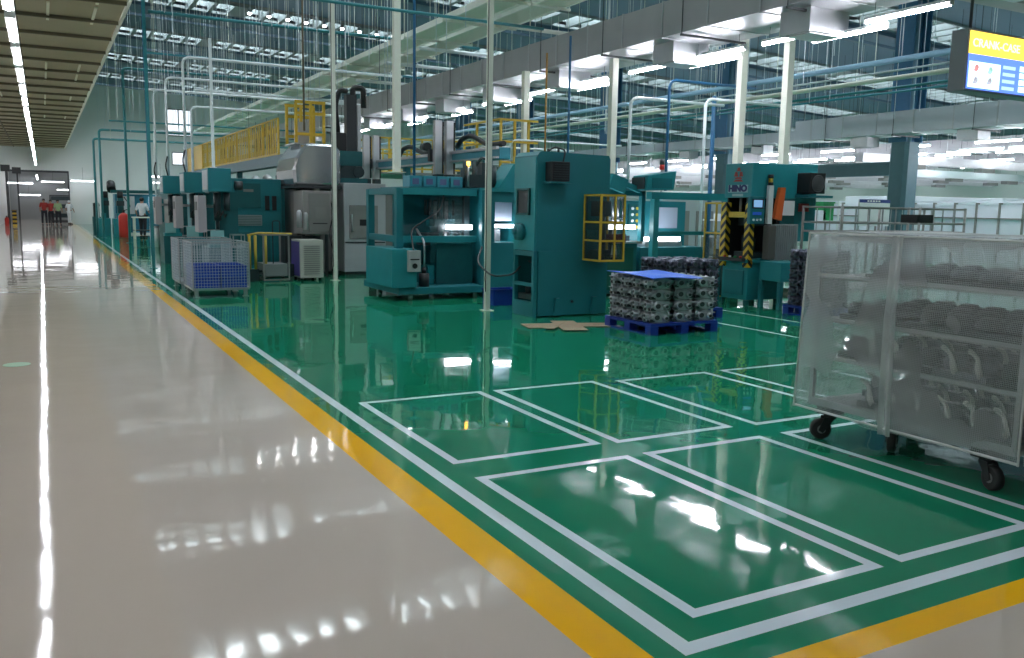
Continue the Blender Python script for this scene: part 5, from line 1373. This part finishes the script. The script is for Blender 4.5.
# upper right blue cabinet row on the roof (crane runway)
t = thing('crane_runway', (14., 9.5, 6.3), 'blue steel runway beam under the roof at the upper right', 'beam')
MB().box(14.3, 40, 11.2, 11.5, 5.95, 6.75).build('web', mat('runway blue', (.06, .17, .30), .5), t)
MB().box(14.3, 40, 11.1, 11.6, 5.85, 5.949).build('flange', GREYC, t)
for x in (15.5, 19, 22.5, 26): MB().box(x, x+.1, 11.0, 11.199, 5.95, 6.9).build('stiffener', DARK, t)
for x in (16, 24, 32): MB().box(x, x+.15, 11.25, 11.45, 6.751, roof_z(x+.15)-.02).build('hanger', BCOL, t)

# ------------------------------------------------------------------ racks, screens and goods behind the trolley
def rack_trolley(x0, y0, w, lab):
    t = thing('rail_trolley', (x0, y0, 0), lab, 'trolley', 'tubular rail trolleys behind the netted one')
    d = .8
    for x in (x0, x0+w):
        for y in (y0, y0+d): MB().cyl((x, y, .1), (x, y, 1.72), .022, 8).build('upright', GREYC, t)
    for z in (.35, 1.30, 1.45, 1.70):
        MB().pipe([(x0, y0, z), (x0+w, y0, z), (x0+w, y0+d, z), (x0, y0+d, z), (x0, y0+.01, z)], .018, .02, 6).build('rail', GREYC, t)
    n = int(w/.28)
    for k in range(1, n):
        MB().cyl((x0+k*w/n, y0, 1.30), (x0+k*w/n, y0, 1.70), .013, 6).build('bar', STEEL, t)
        MB().cyl((x0+k*w/n, y0+d, 1.30), (x0+k*w/n, y0+d, 1.70), .009, 6).build('bar', STEEL, t)
    MB().box(x0+.02, x0+w-.02, y0+.02, y0+d-.02, .36, .39).build('deck', GREYC, t)
    for x in (x0+.05, x0+w-.05):
        for y in (y0+.05, y0+d-.05): MB().cyl((x-.02, y, .05), (x+.02, y, .05), .05, 12).build('wheel', RUBBER, t)
rack_trolley(11.2, 9.7, 1.6, 'tubular steel rail trolley seen above the left half of the netted trolley')
rack_trolley(12.95, 9.6, 1.2, 'tubular steel rail trolley seen above the middle of the netted trolley')
t = thing('equipment_box', (12.2, 9.2, 1.46), 'small black box clamped on the rail trolley', 'box')
MB().box(12.35, 12.75, 9.2, 9.5, 1.47, 1.60).build('box_body', BLACK, t); MB().box(12.4, 12.7, 9.19, 9.199, 1.49, 1.58).build('face', DARK, t)
# partition of white boards
t = thing('partition_screen', (25, 11, 0), 'long white gridded partition at the right behind the rail trolleys', 'partition')
y = 10.5; i = 0
while y < 24:
    MB().box(26.0, 26.05, y+.03, y+.72, .1, 1.50).build('lower_panel', BOARD, t)
    MB().box(26.0, 26.05, y+.03, y+.72, 1.54, 1.95).build('upper_panel', BOARD, t)
    MB().box(25.96, 26.08, y-.03, y+.03, 0, 2.0).build('mullion', GREYC, t); y += .75
MB().box(25.96, 26.08, 10.5, y, 2.001, 2.06).build('top_rail', BOARD, t); MB().box(25.96, 26.08, 10.5, y, 1.501, 1.539).build('mid_rail', GREYC, t)
t = thing('banner', (19, 15, 1.9), 'dark blue lettered banner strip above the rail trolleys', 'banner')
MB().box(17.95, 19.05, 15.0, 15.03, 1.88, 1.96).build('cloth', mat('banner blue', (.02, .05, .25), .5), t)
for k in range(5): MB().box(18.2+k*.10, 18.26+k*.10, 14.99, 14.999, 1.90, 1.94).build('mark', WHITE, t)
for x in (17.95, 19.02): MB().box(x, x+.03, 15.031, 15.06, 0, 1.96).build('pole', STEEL, t)
MB().box(17.95, 19.05, 15.0, 15.02, 1.3, 1.875).build('white_sheet', WHITE, t)
t = thing('storage_bin', (16.5, 15, 1.3), 'green box standing on the shelf near the blue banner', 'box')
MB().box(16.9, 17.25, 15.2, 15.6, 1.42, 1.84).build('bin_body', GREENB, t); MB().box(16.88, 17.27, 15.18, 15.62, 1.841, 1.88).build('lid', GREENB, t)
t = thing('storage_shelf', (13.5, 15, 0), 'white storage shelf with pale goods seen between press and banner', 'shelf')
for z in (.5, 1.0, 1.38): MB().box(13.6, 17.3, 15.1, 15.8, z, z+.04).build('board', WHITE, t)
for x in (13.6, 15.4, 17.26): MB().box(x, x+.04, 15.06, 15.1, 0, 1.9).build('upright', WHITE, t)
for i in range(11):
    x = 13.75+i*.30
    if x > 16.8: continue
    l = ('white', 'pale blue', 'pale teal')[i % 3]
    o = MB().box(x, x+.24, 15.2, 15.6, 1.421, 1.55+.12*(i % 3)).build('goods_box', (WHITE, BOARD, mat('pale teal goods', (.30, .62, .62), .5))[i % 3], None, bev=.01)
    tag(o, '%s box on the top board of the white shelf between press and banner' % l, 'box', '%s boxes on the white shelf' % l)
# big pale machine enclosures in the far hall
for i, (x, y, w, d, h, m_, l) in enumerate(((29, 22, 5, 3, 2.3, BOARD, 'white machine enclosure standing beyond the white partition'), (29, 32, 5, 6, 2.6, WHITE, 'long white enclosure in the far hall behind the press'),
    (17, 30, 4, 6, 2.2, TEAL, 'teal machine block far behind the portal frame'), (16.5, 22, 3.2, 3, 2.0, mat('pale grey machine', (.42, .46, .48), .5), 'pale grey machine beyond the assembly station'),
    (38, 24, 6, 8, 2.4, BOARD, 'farthest white enclosure at the right of the hall'))):
    t = thing('machine_enclosure', (x, y, 0), l, 'machine')
    MB().box(x, x+w, y, y+d, .08, h).build('shell', m_, t, bev=.02); MB().box(x+.1, x+w-.1, y+.1, y+d-.1, 0, .08).build('plinth', DARK, t)
    for k in range(int(w)): MB().box(x+.15+k, x+.85+k, y-.03, y-.001, .4, h-.4).build('door', GREYC if i % 2 else WHITE, t)
    for k in range(int(d)): MB().box(x-.03, x-.001, y+.15+k, y+.85+k, .4, h-.4).build('side_door', WHITE, t)
# low service ducts and beams crossing over the far hall
for i, (y, z, m_, l) in enumerate(((20.5, 3.35, SILV, 'narrow silver duct crossing the far hall, nearest one'), (24.5, 3.2, WPIPE, 'white pipe bundle crossing the far hall'), (28, 3.3, SILV, 'narrow silver duct crossing the far hall, second one'), (31, 3.25, SILV, 'narrow silver duct crossing the far hall, third one'), (34, 3.3, SILV, 'narrow silver duct crossing the far hall, fourth one'), (38, 3.2, SILV, 'narrow silver duct crossing the far hall, fifth one'), (43, 3.2, SILV, 'narrow silver duct crossing the far hall, farthest one'))):
    t = thing('cross_duct', (25, y, z), l, 'duct')
    MB().box(24.5, 48, y, y+.35, z, z+.30).build('duct_body', m_, t)
    for x in range(26, 48, 3): MB().cyl((x, y+.1, z+.3), (x, y+.1, roof_z(x)-.02), .012, 5).build('hanger_rod', STEEL, t)
    for x in range(27, 47, 4): MB().box(x, x+.8, y+.02, y+.33, z-.14, z-.001).build('outlet', GREYC, t)
SC.view_settings.view_transform = 'Standard'; SC.view_settings.look = 'None'
SC.view_settings.exposure = 1.38; SC.view_settings.gamma = 1; SC.view_settings.use_curve_mapping = False
w = bpy.data.worlds.new('world'); SC.world = w; w.use_nodes = True
w.node_tree.nodes['Background'].inputs[0].default_value = (.6, .75, .9, 1); w.node_tree.nodes['Background'].inputs[1].default_value = .3
